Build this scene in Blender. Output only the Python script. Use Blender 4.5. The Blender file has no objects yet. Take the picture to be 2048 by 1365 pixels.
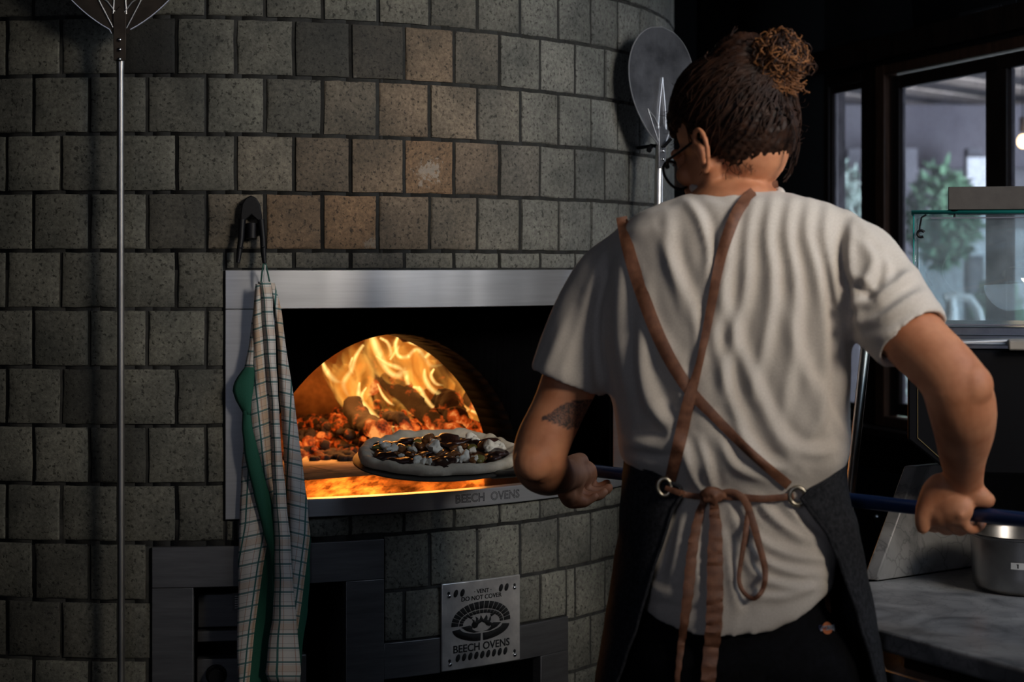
import bpy, bmesh, math, random
import numpy as np
from mathutils import Vector, Matrix, noise
from mathutils.bvhtree import BVHTree
random.seed(7); RNG = np.random.default_rng(7)
R_ = math.radians
SC = bpy.context.scene
COL = SC.collection

# ------------------------------------------------------------------ camera
H = 1.42                 # camera height
F = 3500.0               # focal length in pixels (2048 wide)
CY = 534.0               # horizon row
cam_d = bpy.data.cameras.new('camera'); cam = bpy.data.objects.new('camera', cam_d); COL.objects.link(cam)
cam.location = (0, 0, H); cam.rotation_euler = (R_(90), 0, 0)
cam_d.sensor_width = 36; cam_d.lens = F / 2048 * 36
cam_d.shift_y = -(682.5 - CY) / 2048
cam_d.clip_start = .05; cam_d.clip_end = 200
cam_d.dof.use_dof = True; cam_d.dof.focus_distance = 3.25; cam_d.dof.aperture_fstop = 4.5
SC.camera = cam
SC.view_settings.view_transform = 'Standard'; SC.view_settings.look = 'None'
SC.view_settings.gamma = 1.0; SC.view_settings.exposure = 0.0
SC.view_settings.use_curve_mapping = False
SC.cycles.max_bounces = 8; SC.cycles.transparent_max_bounces = 24
SC.cycles.use_adaptive_sampling = True
SC.cycles.use_denoising = True
SC.cycles.sample_clamp_indirect = 4

# ------------------------------------------------------------------ world and lights
W = bpy.data.worlds.new('world'); SC.world = W; W.use_nodes = True
wn = W.node_tree.nodes; wl = W.node_tree.links
bg = wn['Background']
bg.inputs[0].default_value = (.55, .68, .9, 1); bg.inputs[1].default_value = .014

def area(name, loc, target, size, power, color, sy=None):
    d = bpy.data.lights.new(name, 'AREA'); d.energy = power; d.color = color
    d.shape = 'RECTANGLE'; d.size = size; d.size_y = sy or size
    o = bpy.data.objects.new(name, d); COL.objects.link(o); o.location = loc
    o.rotation_euler = (Vector(target) - Vector(loc)).to_track_quat('-Z', 'Y').to_euler()
    return o
# added area lights standing in for unseen daylight around the camera
key = area('daylight_key', (2.35, .25, 2.65), (.52, 2.85, 1.74), .8, 5.6, (1.0, .90, .79), .9); key.data.spread = R_(38)  # key daylight from behind right; its opening is unseen
area('daylight_side_fill', (1.62, 2.2, 2.35), (.2, 3.7, 1.3), .9, 12, (.66, .80, 1.0), .9)  # added cool fill standing in for window light from the right
rear = area('daylight_rear_fill', (-.9, -1.4, 2.1), (.45, 3.2, 1.75), .5, 1.15, (.76, .80, 1.0), 1.6); rear.data.spread = R_(62)  # added fill for the shirt's left side and streaks in the steel
# daylight over the terrace outside the window; low lamp added to brighten the battens
area('terrace_daylight', (6.5, 8.0, 1.6), (2.6, 12.5, 1.6), 2.4, 750, (.80, .9, 1.0))
area('terrace_batten_fill', (4.6, 10.0, .25), (2.9, 11.0, 2.7), 2.0, 60, (.95, .88, .85))

# ------------------------------------------------------------------ helpers
def P(px, py, d):
    return Vector(((px - 1024) / F * d, d, H + (CY - py) / F * d))

def noise3(v, s=1.0, o=0.0):
    return noise.noise(Vector((v[0] * s + o, v[1] * s + o * 1.7, v[2] * s - o)))

class MB:
    def __init__(self): self.v = []; self.f = []; self.m = []; self.uv = {}; self.c = []
    def add(self, vs, fs, mi=0):
        b = len(self.v); self.v += [tuple(p) for p in vs]
        for f in fs: self.f.append(tuple(b + i for i in f)); self.m.append(mi)
        return b
    def box(self, lo, hi, mi=0, M=None):
        x0, y0, z0 = lo; x1, y1, z1 = hi
        vs = [Vector(p) for p in ((x0,y0,z0),(x1,y0,z0),(x1,y1,z0),(x0,y1,z0),(x0,y0,z1),(x1,y0,z1),(x1,y1,z1),(x0,y1,z1))]
        if M: vs = [M @ p for p in vs]
        self.add(vs, [(0,3,2,1),(4,5,6,7),(0,1,5,4),(1,2,6,5),(2,3,7,6),(3,0,4,7)], mi)
    def prism(self, poly, z0, z1, mi=0):
        n = len(poly)
        vs = [(x, y, z0) for x, y in poly] + [(x, y, z1) for x, y in poly]
        self.add(vs, [tuple(range(n))[::-1], tuple(range(n, 2*n))] + [(i, (i+1) % n, n + (i+1) % n, n + i) for i in range(n)], mi)
    def rings(self, rs, mi=0, cap=True, closed=True):
        n = len(rs[0]); b = len(self.v)
        vs = [p for r in rs for p in r]; fs = []
        for k in range(len(rs) - 1):
            for i in range(n if closed else n - 1):
                j = (i + 1) % n
                fs.append((k*n+i, k*n+j, (k+1)*n+j, (k+1)*n+i))
        if cap:
            fs.append(tuple(range(n))[::-1]); fs.append(tuple((len(rs)-1)*n + i for i in range(n)))
        self.add(vs, fs, mi)
    def tube(self, pts, rad, n=12, mi=0, cap=True, flat=None, up=None):
        pts = [Vector(p) for p in pts]
        if not hasattr(rad, '__len__'): rad = [rad] * len(pts)
        rs = []; prev = None
        for i, p in enumerate(pts):
            t = (pts[min(i+1, len(pts)-1)] - pts[max(i-1, 0)]).normalized()
            if up is not None: a = Vector(up)
            elif prev is None: a = Vector((0, 0, 1)) if abs(t.z) < .9 else Vector((1, 0, 0))
            else: a = prev
            a = (a - t * a.dot(t)).normalized(); prev = a
            bb = t.cross(a)
            k = 1.0 if flat is None else flat
            rs.append([p + (a * math.cos(q) * k + bb * math.sin(q)) * rad[i] for q in [2*math.pi*j/n for j in range(n)]])
        self.rings(rs, mi, cap)
    def ball(self, c, r, n=12, m=8, mi=0, M=None):
        c = Vector(c); r = Vector((r, r, r)) if not hasattr(r, '__len__') else Vector(r)
        rs = []
        for k in range(1, m):
            a = math.pi * k / m
            ring = []
            for j in range(n):
                q = 2*math.pi*j/n
                p = Vector((r.x*math.sin(a)*math.cos(q), r.y*math.sin(a)*math.sin(q), r.z*math.cos(a)))
                ring.append(c + (M @ p if M else p))
            rs.append(ring)
        b = len(self.v)
        self.rings(rs, mi, False)
        tp = Vector((0, 0, r.z)); bt = -tp
        self.v += [tuple(c + (M @ tp if M else tp)), tuple(c + (M @ bt if M else bt))]
        t, s = len(self.v) - 2, len(self.v) - 1; e = b + (m - 2) * n
        for j in range(n):
            self.f.append((t, b + (j+1) % n, b + j)); self.m.append(mi)
            self.f.append((s, e + j, e + (j+1) % n)); self.m.append(mi)
    def disc(self, c, ax, r, h, n=24, mi=0):
        c = Vector(c); ax = Vector(ax).normalized()
        self.tube([c, c + ax * h], r, n, mi)

def mesh(name, mb, recalc=True):
    me = bpy.data.meshes.new(name)
    me.from_pydata([tuple(p) for p in mb.v], [], mb.f)
    me.polygons.foreach_set('material_index', mb.m)
    me.update()
    if recalc:
        bm = bmesh.new(); bm.from_mesh(me)
        bmesh.ops.recalc_face_normals(bm, faces=bm.faces); bm.to_mesh(me); bm.free()
    return me

def smooth(me, ang=40):
    me.polygons.foreach_set('use_smooth', [True] * len(me.polygons))
    if ang is not None:
        try: me.set_sharp_from_angle(angle=R_(ang))
        except Exception: pass

def tag(o, label=None, cat=None, group=None, kind=None):
    if label: o['label'] = label
    if cat: o['category'] = cat
    if group: o['group'] = group
    if kind: o['kind'] = kind
    return o

def obj(name, mb, mats, parent=None, ang=40, recalc=True, origin=None, sm=True):
    me = mb if isinstance(mb, bpy.types.Mesh) else mesh(name, mb, recalc)
    if sm: smooth(me, ang)
    me.name = name
    if not isinstance(mats, (list, tuple)): mats = [mats]
    if len(me.materials): me.materials.clear()
    for m in mats: me.materials.append(m)
    o = bpy.data.objects.new(name, me); COL.objects.link(o)
    if parent is None:
        if origin is None:
            co = np.empty(len(me.vertices)*3); me.vertices.foreach_get('co', co); co = co.reshape(-1, 3)
            lo, hi = co.min(0), co.max(0); origin = ((lo[0]+hi[0])/2, (lo[1]+hi[1])/2, lo[2])
        me.transform(Matrix.Translation(-Vector(origin))); o.location = origin
        o['_org'] = list(origin)
        del o['_org']
    else:
        o.parent = parent
        o.matrix_parent_inverse = wm(parent).inverted()
    return o

def wm(o):
    m = Matrix.LocRotScale(o.location, o.rotation_euler, o.scale)
    return (wm(o.parent) @ o.matrix_parent_inverse @ m) if o.parent else m

def empty(name, loc, label, cat, group=None):
    o = bpy.data.objects.new(name, None); COL.objects.link(o); o.location = loc; o.empty_display_size = .05
    return tag(o, label, cat, group)

def struct(name, mb, mat, parent=None, **k):
    o = obj(name, mb, mat, parent, **k)
    if parent is None: o['kind'] = 'structure'
    return o

def bevel(o, w, seg=2, ang=35):
    m = o.modifiers.new('bevel', 'BEVEL'); m.width = w; m.segments = seg; m.limit_method = 'ANGLE'; m.angle_limit = R_(ang)
    return o

def evaluated(me_or_mb, mods):
    me = me_or_mb if isinstance(me_or_mb, bpy.types.Mesh) else mesh('tmp', me_or_mb)
    o = bpy.data.objects.new('tmp', me); COL.objects.link(o)
    for t, kw in mods:
        m = o.modifiers.new('m', t)
        for k, v in kw.items(): setattr(m, k, v)
    dg = bpy.context.evaluated_depsgraph_get(); dg.update()
    r = bpy.data.meshes.new_from_object(o.evaluated_get(dg))
    bpy.data.objects.remove(o); bpy.data.meshes.remove(me)
    return r

def co_of(me):
    a = np.empty(len(me.vertices)*3, np.float64); me.vertices.foreach_get('co', a); return a.reshape(-1, 3)
def set_co(me, a): me.vertices.foreach_set('co', a.astype(np.float64).ravel()); me.update()
def no_of(me):
    a = np.empty(len(me.vertices)*3, np.float64); me.vertex_normals.foreach_get('vector', a); return a.reshape(-1, 3)
def relax(me, it=3, lam=.5):
    e = np.empty(len(me.edges)*2, np.int64); me.edges.foreach_get('vertices', e); e = e.reshape(-1, 2)
    a = co_of(me); n = len(a); cnt = np.bincount(e.ravel(), minlength=n)[:, None].clip(1)
    for _ in range(it):
        s = np.zeros_like(a)
        for k in range(3):
            s[:, k] = np.bincount(e[:, 0], a[e[:, 1], k], n) + np.bincount(e[:, 1], a[e[:, 0], k], n)
        a = a + lam * (s / cnt - a)
    set_co(me, a)

def remesh(mb, vox, it=3):
    me = evaluated(mb, [('REMESH', dict(mode='VOXEL', voxel_size=vox, adaptivity=0))])
    relax(me, it)
    return me

def catmull(pts, n=8):
    pts = [np.array(p, float) for p in pts]
    q = [2*pts[0]-pts[1]] + pts + [2*pts[-1]-pts[-2]]
    out = []
    for i in range(1, len(q)-2):
        for k in range(n):
            t = k / n
            out.append(.5*((2*q[i]) + (-q[i-1]+q[i+1])*t + (2*q[i-1]-5*q[i]+4*q[i+1]-q[i+2])*t*t + (-q[i-1]+3*q[i]-3*q[i+1]+q[i+2])*t**3))
    out.append(pts[-1])
    return out

def limb(mb, nodes, n=16, sub=6, mi=0):
    """nodes: (point, radius) ; closed capsule chain with round ends"""
    arr = catmull([list(p) + [r] for p, r in nodes], sub)
    pts = [Vector(a[:3]) for a in arr]; rad = [max(a[3], .001) for a in arr]
    d0 = (pts[0]-pts[1]).normalized(); d1 = (pts[-1]-pts[-2]).normalized()
    pre = [(pts[0] + d0*rad[0]*math.sin(a), rad[0]*math.cos(a)) for a in (1.35, 1.0, .6, .3)]
    post = [(pts[-1] + d1*rad[-1]*math.sin(a), rad[-1]*math.cos(a)) for a in (.3, .6, 1.0, 1.35)]
    pp = [p for p, _ in pre] + pts + [p for p, _ in post]; rr = [r for _, r in pre] + rad + [r for _, r in post]
    mb.tube(pp, rr, n, mi)

# ------------------------------------------------------------------ materials
def mat(name, color=(.5,.5,.5), rough=.6, metal=0, **kw):
    m = bpy.data.materials.new(name); m.use_nodes = True
    b = m.node_tree.nodes['Principled BSDF']
    b.inputs['Base Color'].default_value = (*color, 1); b.inputs['Roughness'].default_value = rough
    b.inputs['Metallic'].default_value = metal
    for k, v in kw.items(): b.inputs[k.replace('_', ' ')].default_value = v
    return m
def nodes(m): return m.node_tree.nodes, m.node_tree.links, m.node_tree.nodes['Principled BSDF']
def ramp(N, stops):
    r = N.new('ShaderNodeValToRGB'); e = r.color_ramp.elements
    while len(e) < len(stops): e.new(.5)
    for q, (p, c) in zip(e, stops): q.position = p; q.color = (*c, 1) if len(c) == 3 else c
    return r
def noisy(name, c0, c1, scale=20, rough=(.5,.7), metal=0, bump=.2, bdist=.002, detail=6, stretch=None, coord='Object', lo=.35, hi=.65, **kw):
    m = mat(name, c0, rough[0], metal, **kw); N, L, b = nodes(m)
    tc = N.new('ShaderNodeTexCoord'); mp = N.new('ShaderNodeMapping'); L.new(tc.outputs[coord], mp.inputs[0])
    if stretch: mp.inputs['Scale'].default_value = stretch
    n = N.new('ShaderNodeTexNoise'); n.inputs['Scale'].default_value = scale; n.inputs['Detail'].default_value = detail; n.inputs['Roughness'].default_value = .65
    L.new(mp.outputs[0], n.inputs[0])
    r = ramp(N, [(lo, c0), (hi, c1)]); L.new(n.outputs[0], r.inputs[0]); L.new(r.outputs[0], b.inputs['Base Color'])
    mr = N.new('ShaderNodeMapRange'); mr.inputs[3].default_value = rough[0]; mr.inputs[4].default_value = rough[1]
    L.new(n.outputs[0], mr.inputs[0]); L.new(mr.outputs[0], b.inputs['Roughness'])
    if bump:
        bp = N.new('ShaderNodeBump'); bp.inputs['Strength'].default_value = bump; bp.inputs['Distance'].default_value = bdist
        L.new(n.outputs[0], bp.inputs['Height']); L.new(bp.outputs[0], b.inputs['Normal'])
    return m

def wavy(m, scale, dist, stretch):
    N, L, b = nodes(m); tc = N.new('ShaderNodeTexCoord'); mp = N.new('ShaderNodeMapping'); mp.inputs['Scale'].default_value = stretch
    L.new(tc.outputs['Object'], mp.inputs[0]); n = N.new('ShaderNodeTexNoise'); n.inputs['Scale'].default_value = scale; n.inputs['Detail'].default_value = 1; L.new(mp.outputs[0], n.inputs[0])
    bp = N.new('ShaderNodeBump'); bp.inputs['Strength'].default_value = 1; bp.inputs['Distance'].default_value = dist; L.new(n.outputs[0], bp.inputs['Height'])
    old = b.inputs['Normal'].links[0].from_node if b.inputs['Normal'].links else None
    if old: L.new(bp.outputs[0], old.inputs['Normal'])
    else: L.new(bp.outputs[0], b.inputs['Normal'])
def stone_tile():
    m = mat('stone_tile', (.2,.2,.18), .8); N, L, b = nodes(m)
    at = N.new('ShaderNodeVertexColor'); at.layer_name = 'tint'
    tc = N.new('ShaderNodeTexCoord')
    n1 = N.new('ShaderNodeTexNoise'); n1.inputs['Scale'].default_value = 130; n1.inputs['Detail'].default_value = 8; n1.inputs['Roughness'].default_value = .75
    n2 = N.new('ShaderNodeTexNoise'); n2.inputs['Scale'].default_value = 9; n2.inputs['Detail'].default_value = 6
    n3 = N.new('ShaderNodeTexNoise'); n3.inputs['Scale'].default_value = 150; n3.inputs['Detail'].default_value = 3
    for n in (n1, n2, n3): L.new(tc.outputs['Object'], n.inputs[0])
    r1 = ramp(N, [(.33, (.45,.45,.45)), (.5, (.95,.95,.95)), (.68, (1.45,1.45,1.45))]); L.new(n1.outputs[0], r1.inputs[0])
    r2 = ramp(N, [(.3, (.6,.62,.6)), (.62, (1.2,1.18,1.12))]); L.new(n2.outputs[0], r2.inputs[0])
    r3 = ramp(N, [(.33, (.28,.28,.26)), (.42, (1,1,1))]); L.new(n3.outputs[0], r3.inputs[0])
    src = at.outputs[0]
    for r in (r1, r2, r3):
        mx = N.new('ShaderNodeMix'); mx.data_type = 'RGBA'; mx.blend_type = 'MULTIPLY'; mx.inputs[0].default_value = 1
        L.new(src, mx.inputs[6]); L.new(r.outputs[0], mx.inputs[7]); src = mx.outputs[2]
    # pale lime bloom on two tiles
    for (cx_, cz_, rx_, q_) in STAINS:
        p = cyl(th_of_px(cx_), 0); z_ = (CY-cz_)/F*p.y
        mp = N.new('ShaderNodeMapping'); mp.vector_type = 'POINT'
        s_ = 1/(rx_/F*p.y); mp.inputs['Scale'].default_value = (s_, s_, s_); mp.inputs['Location'].default_value = (-p.x*s_, -p.y*s_, -(H+z_)*s_)
        L.new(tc.outputs['Object'], mp.inputs[0]); ln = N.new('ShaderNodeVectorMath'); ln.operation = 'LENGTH'; L.new(mp.outputs[0], ln.inputs[0])
        nn = N.new('ShaderNodeTexNoise'); nn.inputs['Scale'].default_value = 3.2; nn.inputs['Detail'].default_value = 8; nn.inputs['Roughness'].default_value = .75; L.new(mp.outputs[0], nn.inputs[0])
        ad_ = N.new('ShaderNodeMath'); ad_.operation = 'MULTIPLY_ADD'; ad_.inputs[1].default_value = .35; n15 = N.new('ShaderNodeMath'); n15.operation = 'MULTIPLY'; n15.inputs[1].default_value = 1.5; L.new(nn.outputs[0], n15.inputs[0]); L.new(ln.outputs['Value'], ad_.inputs[0]); L.new(n15.outputs[0], ad_.inputs[2])
        r_ = ramp(N, [(.86, (q_, q_, q_)), (.93, (0,0,0))]); L.new(ad_.outputs[0], r_.inputs[0])
        mx = N.new('ShaderNodeMix'); mx.data_type = 'RGBA'; L.new(r_.outputs[0], mx.inputs[0]); L.new(src, mx.inputs[6]); mx.inputs[7].default_value = (.30,.28,.24,1); src = mx.outputs[2]
    L.new(src, b.inputs['Base Color'])
    bp = N.new('ShaderNodeBump'); bp.inputs['Strength'].default_value = .55; bp.inputs['Distance'].default_value = .002
    ad = N.new('ShaderNodeMath'); ad.operation = 'MULTIPLY'; L.new(n1.outputs[0], ad.inputs[0]); L.new(r3.outputs[0], ad.inputs[1])
    L.new(ad.outputs[0], bp.inputs['Height']); L.new(bp.outputs[0], b.inputs['Normal'])
    return m

M = {}
M['mortar'] = noisy('mortar', (.012,.012,.011), (.03,.03,.027), 60, (.9,1))
M['steel'] = noisy('brushed_steel', (.54,.55,.57), (.60,.61,.63), 6, (.30,.40), .85, .02, .0004, stretch=(1,1,30))
M['steel_dark'] = noisy('dull_dark_steel', (.13,.13,.135), (.17,.17,.175), 8, (.38,.5), .8, .02, .0006, stretch=(1,1,12))
wavy(M['steel'], 9, .006, (1,1,.12)); wavy(M['steel_dark'], 7, .006, (1,1,.15))
M['steel_plate'] = noisy('scuffed_steel_plate', (.42,.41,.40), (.60,.58,.55), 22, (.25,.45), .6, .35, .0025, detail=3)
wavy(M['steel_plate'], 14, .006, (1,1,1))
M['sill'] = noisy('glow_tinted_steel_sill', (.016,.007,.003), (.06,.030,.013), 16, (.22,.5), .0, .08, .001, stretch=(1,1,1), Specular_IOR_Level=.16)  # orange tint carries the fire's glow; replaced further down
M['black_paint'] = noisy('black_heatproof_paint', (.0012,.0012,.0015), (.002,.002,.0024), 30, (.95,1), Specular_IOR_Level=.02)
M['cavity'] = noisy('dark_cavity', (.004,.004,.004), (.009,.009,.009), 12, (.8,.9))
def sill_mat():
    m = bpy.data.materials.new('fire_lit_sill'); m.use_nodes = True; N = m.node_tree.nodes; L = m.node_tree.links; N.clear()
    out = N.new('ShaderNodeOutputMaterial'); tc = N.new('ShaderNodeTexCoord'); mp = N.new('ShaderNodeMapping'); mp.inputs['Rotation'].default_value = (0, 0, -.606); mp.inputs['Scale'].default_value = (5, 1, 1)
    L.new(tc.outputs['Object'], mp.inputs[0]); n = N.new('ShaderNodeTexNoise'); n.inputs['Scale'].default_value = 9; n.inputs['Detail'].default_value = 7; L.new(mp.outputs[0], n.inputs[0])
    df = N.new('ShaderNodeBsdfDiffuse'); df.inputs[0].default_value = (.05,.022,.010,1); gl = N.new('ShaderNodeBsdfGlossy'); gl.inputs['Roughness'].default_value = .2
    r = ramp(N, [(.36, (.10,.045,.016)), (.62, (.52,.27,.11))]); L.new(n.outputs[0], r.inputs[0]); L.new(r.outputs[0], gl.inputs[0])  # orange streaks in the gloss colour imitate the flames' reflection
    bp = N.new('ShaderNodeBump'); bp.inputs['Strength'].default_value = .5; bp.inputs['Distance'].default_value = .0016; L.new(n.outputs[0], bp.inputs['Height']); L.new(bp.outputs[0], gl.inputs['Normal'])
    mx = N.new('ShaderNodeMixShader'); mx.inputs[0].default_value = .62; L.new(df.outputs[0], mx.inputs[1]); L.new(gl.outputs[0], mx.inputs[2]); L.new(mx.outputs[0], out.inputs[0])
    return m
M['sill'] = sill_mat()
M['firebrick'] = noisy('sooty_firebrick', (.16,.08,.04), (.75,.45,.24), 9, (.85,.95), 0, .8, .012)
M['black_plastic'] = mat('black_plastic', (.004,.004,.005), .5, Specular_IOR_Level=.2)
M['chrome'] = mat('polished_metal', (.7,.7,.7), .2, 1)
M['alu_peel'] = noisy('scuffed_aluminium', (.20,.20,.215), (.34,.34,.36), 14, (.32,.5), 1.0, .06, .0008)
M['dark_blade'] = noisy('dark_brown_peel_metal', (.035,.028,.022), (.07,.055,.042), 14, (.5,.65), .8, .06, .0008)  # darker, browner metal for the left peel's blade
M['alu_pole'] = noisy('aluminium_pole', (.50,.49,.47), (.6,.59,.57), 8, (.3,.42), 1.0, .02, .0004)
M['blue_pole'] = mat('dark_blue_enamel', (.012,.028,.085), .28, .2)
M['peel_blade'] = noisy('thin_grey_peel_metal', (.10,.095,.085), (.18,.17,.15), 22, (.4,.55), .8)
M['dough'] = noisy('raw_floured_dough', (.46,.38,.27), (.66,.57,.43), 30, (.75,.9), 0, .4, .003, Subsurface_Weight=.1, Subsurface_Radius=(.01,.006,.003))
M['sauce'] = noisy('caramelised_onion', (.035,.012,.006), (.14,.05,.018), 45, (.25,.5), 0, .6, .004)
M['topping_dark'] = noisy('dark_roasted_topping', (.012,.006,.005), (.05,.018,.012), 60, (.2,.45), 0, .5, .003)
M['topping_brown'] = noisy('glazed_brown_topping', (.10,.035,.012), (.24,.10,.035), 50, (.14,.3), 0, .4, .002)
M['topping_green'] = noisy('olive_green_topping', (.12,.10,.02), (.22,.19,.05), 50, (.25,.4))
M['cheese'] = noisy('crumbled_white_cheese', (.62,.56,.44), (.80,.75,.63), 60, (.5,.7), 0, .4, .002)
M['leather'] = noisy('brown_leather', (.095,.034,.016), (.19,.077,.038), 70, (.55,.75), 0, .3, .0012)
M['denim'] = noisy('black_denim', (.010,.011,.013), (.028,.029,.034), 160, (.9,.97), 0, .5, .0008, detail=3, Specular_IOR_Level=.15)
M['trousers'] = noisy('black_trousers', (.003,.003,.0035), (.006,.006,.0075), 120, (.9,.97), Specular_IOR_Level=.1)
M['eyelet'] = mat('aged_brass_eyelet', (.42,.38,.30), .35, 1)
M['wood_dark'] = noisy('dark_stained_timber', (.010,.006,.005), (.030,.016,.010), 8, (.4,.6), 0, .25, .002, stretch=(6,6,1))
M['wood_warm'] = noisy('lit_timber_trim', (.06,.028,.016), (.13,.062,.035), 8, (.35,.5), 0, .2, .002, stretch=(8,8,1))  # warm timber, with the light on the window trim put into its colour
M['black_wall'] = noisy('black_painted_wall', (.0022,.0022,.0025), (.0045,.0045,.005), 12, (.85,.95))
M['marble'] = None
M['case_black'] = mat('black_enamel', (.004,.004,.005), .5, Specular_IOR_Level=.15)
M['pot'] = noisy('worn_pot_steel', (.26,.25,.24), (.36,.35,.34), 10, (.25,.4), 1.0, .03, .0005)
M['card'] = noisy('grey_brown_card', (.055,.048,.042), (.07,.062,.054), 40, (.85,.95))
M['white_card'] = mat('white_card', (.6,.6,.58), .6)

def marble():
    m = mat('grey_veined_marble', (.5,.5,.5), .32); N, L, b = nodes(m)
    tc = N.new('ShaderNodeTexCoord')
    n = N.new('ShaderNodeTexNoise'); n.inputs['Scale'].default_value = 7; n.inputs['Detail'].default_value = 10; n.inputs['Distortion'].default_value = 1.4
    L.new(tc.outputs['Object'], n.inputs[0])
    vo = N.new('ShaderNodeTexVoronoi'); vo.feature = 'DISTANCE_TO_EDGE'; vo.inputs['Scale'].default_value = 24
    mixv = N.new('ShaderNodeMix'); mixv.data_type = 'RGBA'; mixv.inputs[0].default_value = .12
    L.new(tc.outputs['Object'], mixv.inputs[6]); L.new(n.outputs[1], mixv.inputs[7]); L.new(mixv.outputs[2], vo.inputs[0])
    r = ramp(N, [(.35, (.12,.12,.12)), (.5, (.24,.235,.23)), (.7, (.34,.335,.32))]); L.new(n.outputs[0], r.inputs[0])
    r2 = ramp(N, [(.0, (.35,.35,.37)), (.045, (1,1,1))]); L.new(vo.outputs['Distance'], r2.inputs[0])
    mx = N.new('ShaderNodeMix'); mx.data_type = 'RGBA'; mx.blend_type = 'MULTIPLY'; mx.inputs[0].default_value = .55
    L.new(r.outputs[0], mx.inputs[6]); L.new(r2.outputs[0], mx.inputs[7]); L.new(mx.outputs[2], b.inputs['Base Color'])
    return m
M['marble'] = marble()

def hearth_mat():
    m = mat('hearth_firebrick_floor', (.3,.2,.1), .6); N, L, b = nodes(m)
    tc = N.new('ShaderNodeTexCoord'); mp = N.new('ShaderNodeMapping'); mp.inputs['Rotation'].default_value = (0, 0, -.606)
    L.new(tc.outputs['Object'], mp.inputs[0])
    br = N.new('ShaderNodeTexBrick'); br.inputs['Scale'].default_value = 1; br.inputs['Brick Width'].default_value = .23; br.inputs['Row Height'].default_value = .115
    br.inputs['Mortar Size'].default_value = .004; br.offset = .5
    br.inputs['Color1'].default_value = (.27,.15,.075,1); br.inputs['Color2'].default_value = (.20,.11,.055,1); br.inputs['Mortar'].default_value = (.01,.008,.006,1)
    L.new(mp.outputs[0], br.inputs[0])
    n = N.new('ShaderNodeTexNoise'); n.inputs['Scale'].default_value = 22; n.inputs['Detail'].default_value = 7; L.new(tc.outputs['Object'], n.inputs[0])
    r = ramp(N, [(.35, (.35,.35,.35)), (.65, (1.15,1.15,1.15))]); L.new(n.outputs[0], r.inputs[0])
    mx = N.new('ShaderNodeMix'); mx.data_type = 'RGBA'; mx.blend_type = 'MULTIPLY'; mx.inputs[0].default_value = 1
    L.new(br.outputs[0], mx.inputs[6]); L.new(r.outputs[0], mx.inputs[7]); L.new(mx.outputs[2], b.inputs['Base Color'])
    bp = N.new('ShaderNodeBump'); bp.inputs['Strength'].default_value = .6; bp.inputs['Distance'].default_value = .003; bp.invert = True
    L.new(br.outputs[1], bp.inputs['Height']); L.new(bp.outputs[0], b.inputs['Normal'])
    b.inputs['Roughness'].default_value = .42
    return m
M['hearth'] = hearth_mat()

def ember(name, lo, hi, strength, scale=30, ash=(.011,.006,.004), amt=(.5,.66)):
    m = mat(name, ash, .95); N, L, b = nodes(m)
    tc = N.new('ShaderNodeTexCoord')
    n = N.new('ShaderNodeTexNoise'); n.inputs['Scale'].default_value = scale; n.inputs['Detail'].default_value = 5; n.inputs['Roughness'].default_value = .6
    n2 = N.new('ShaderNodeTexNoise'); n2.inputs['Scale'].default_value = scale * .22; n2.inputs['Detail'].default_value = 2
    L.new(tc.outputs['Object'], n.inputs[0]); L.new(tc.outputs['Object'], n2.inputs[0])
    ad = N.new('ShaderNodeMath'); ad.operation = 'ADD'; L.new(n.outputs[0], ad.inputs[0]); L.new(n2.outputs[0], ad.inputs[1])
    h = N.new('ShaderNodeMath'); h.operation = 'MULTIPLY'; h.inputs[1].default_value = .5; L.new(ad.outputs[0], h.inputs[0])
    r = ramp(N, [(amt[0], (0,0,0)), ((amt[0]+amt[1])/2, lo), (amt[1], hi)]); L.new(h.outputs[0], r.inputs[0])
    L.new(r.outputs[0], b.inputs['Emission Color']); b.inputs['Emission Strength'].default_value = strength
    bp = N.new('ShaderNodeBump'); bp.inputs['Strength'].default_value = .8; bp.inputs['Distance'].default_value = .006
    L.new(n.outputs[0], bp.inputs['Height']); L.new(bp.outputs[0], b.inputs['Normal'])
    return m
M['ember'] = ember('glowing_embers', (.50,.040,.002), (1.0,.21,.03), .9, 60, amt=(.49,.62))
M['ember_dim'] = ember('dying_embers', (.30,.03,.003), (.7,.14,.02), .7, 45, amt=(.49,.64))
M['log'] = ember('charred_burning_log', (.5,.06,.006), (1.0,.35,.08), 1.0, 30, ash=(.008,.004,.003), amt=(.52,.64))

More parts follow.
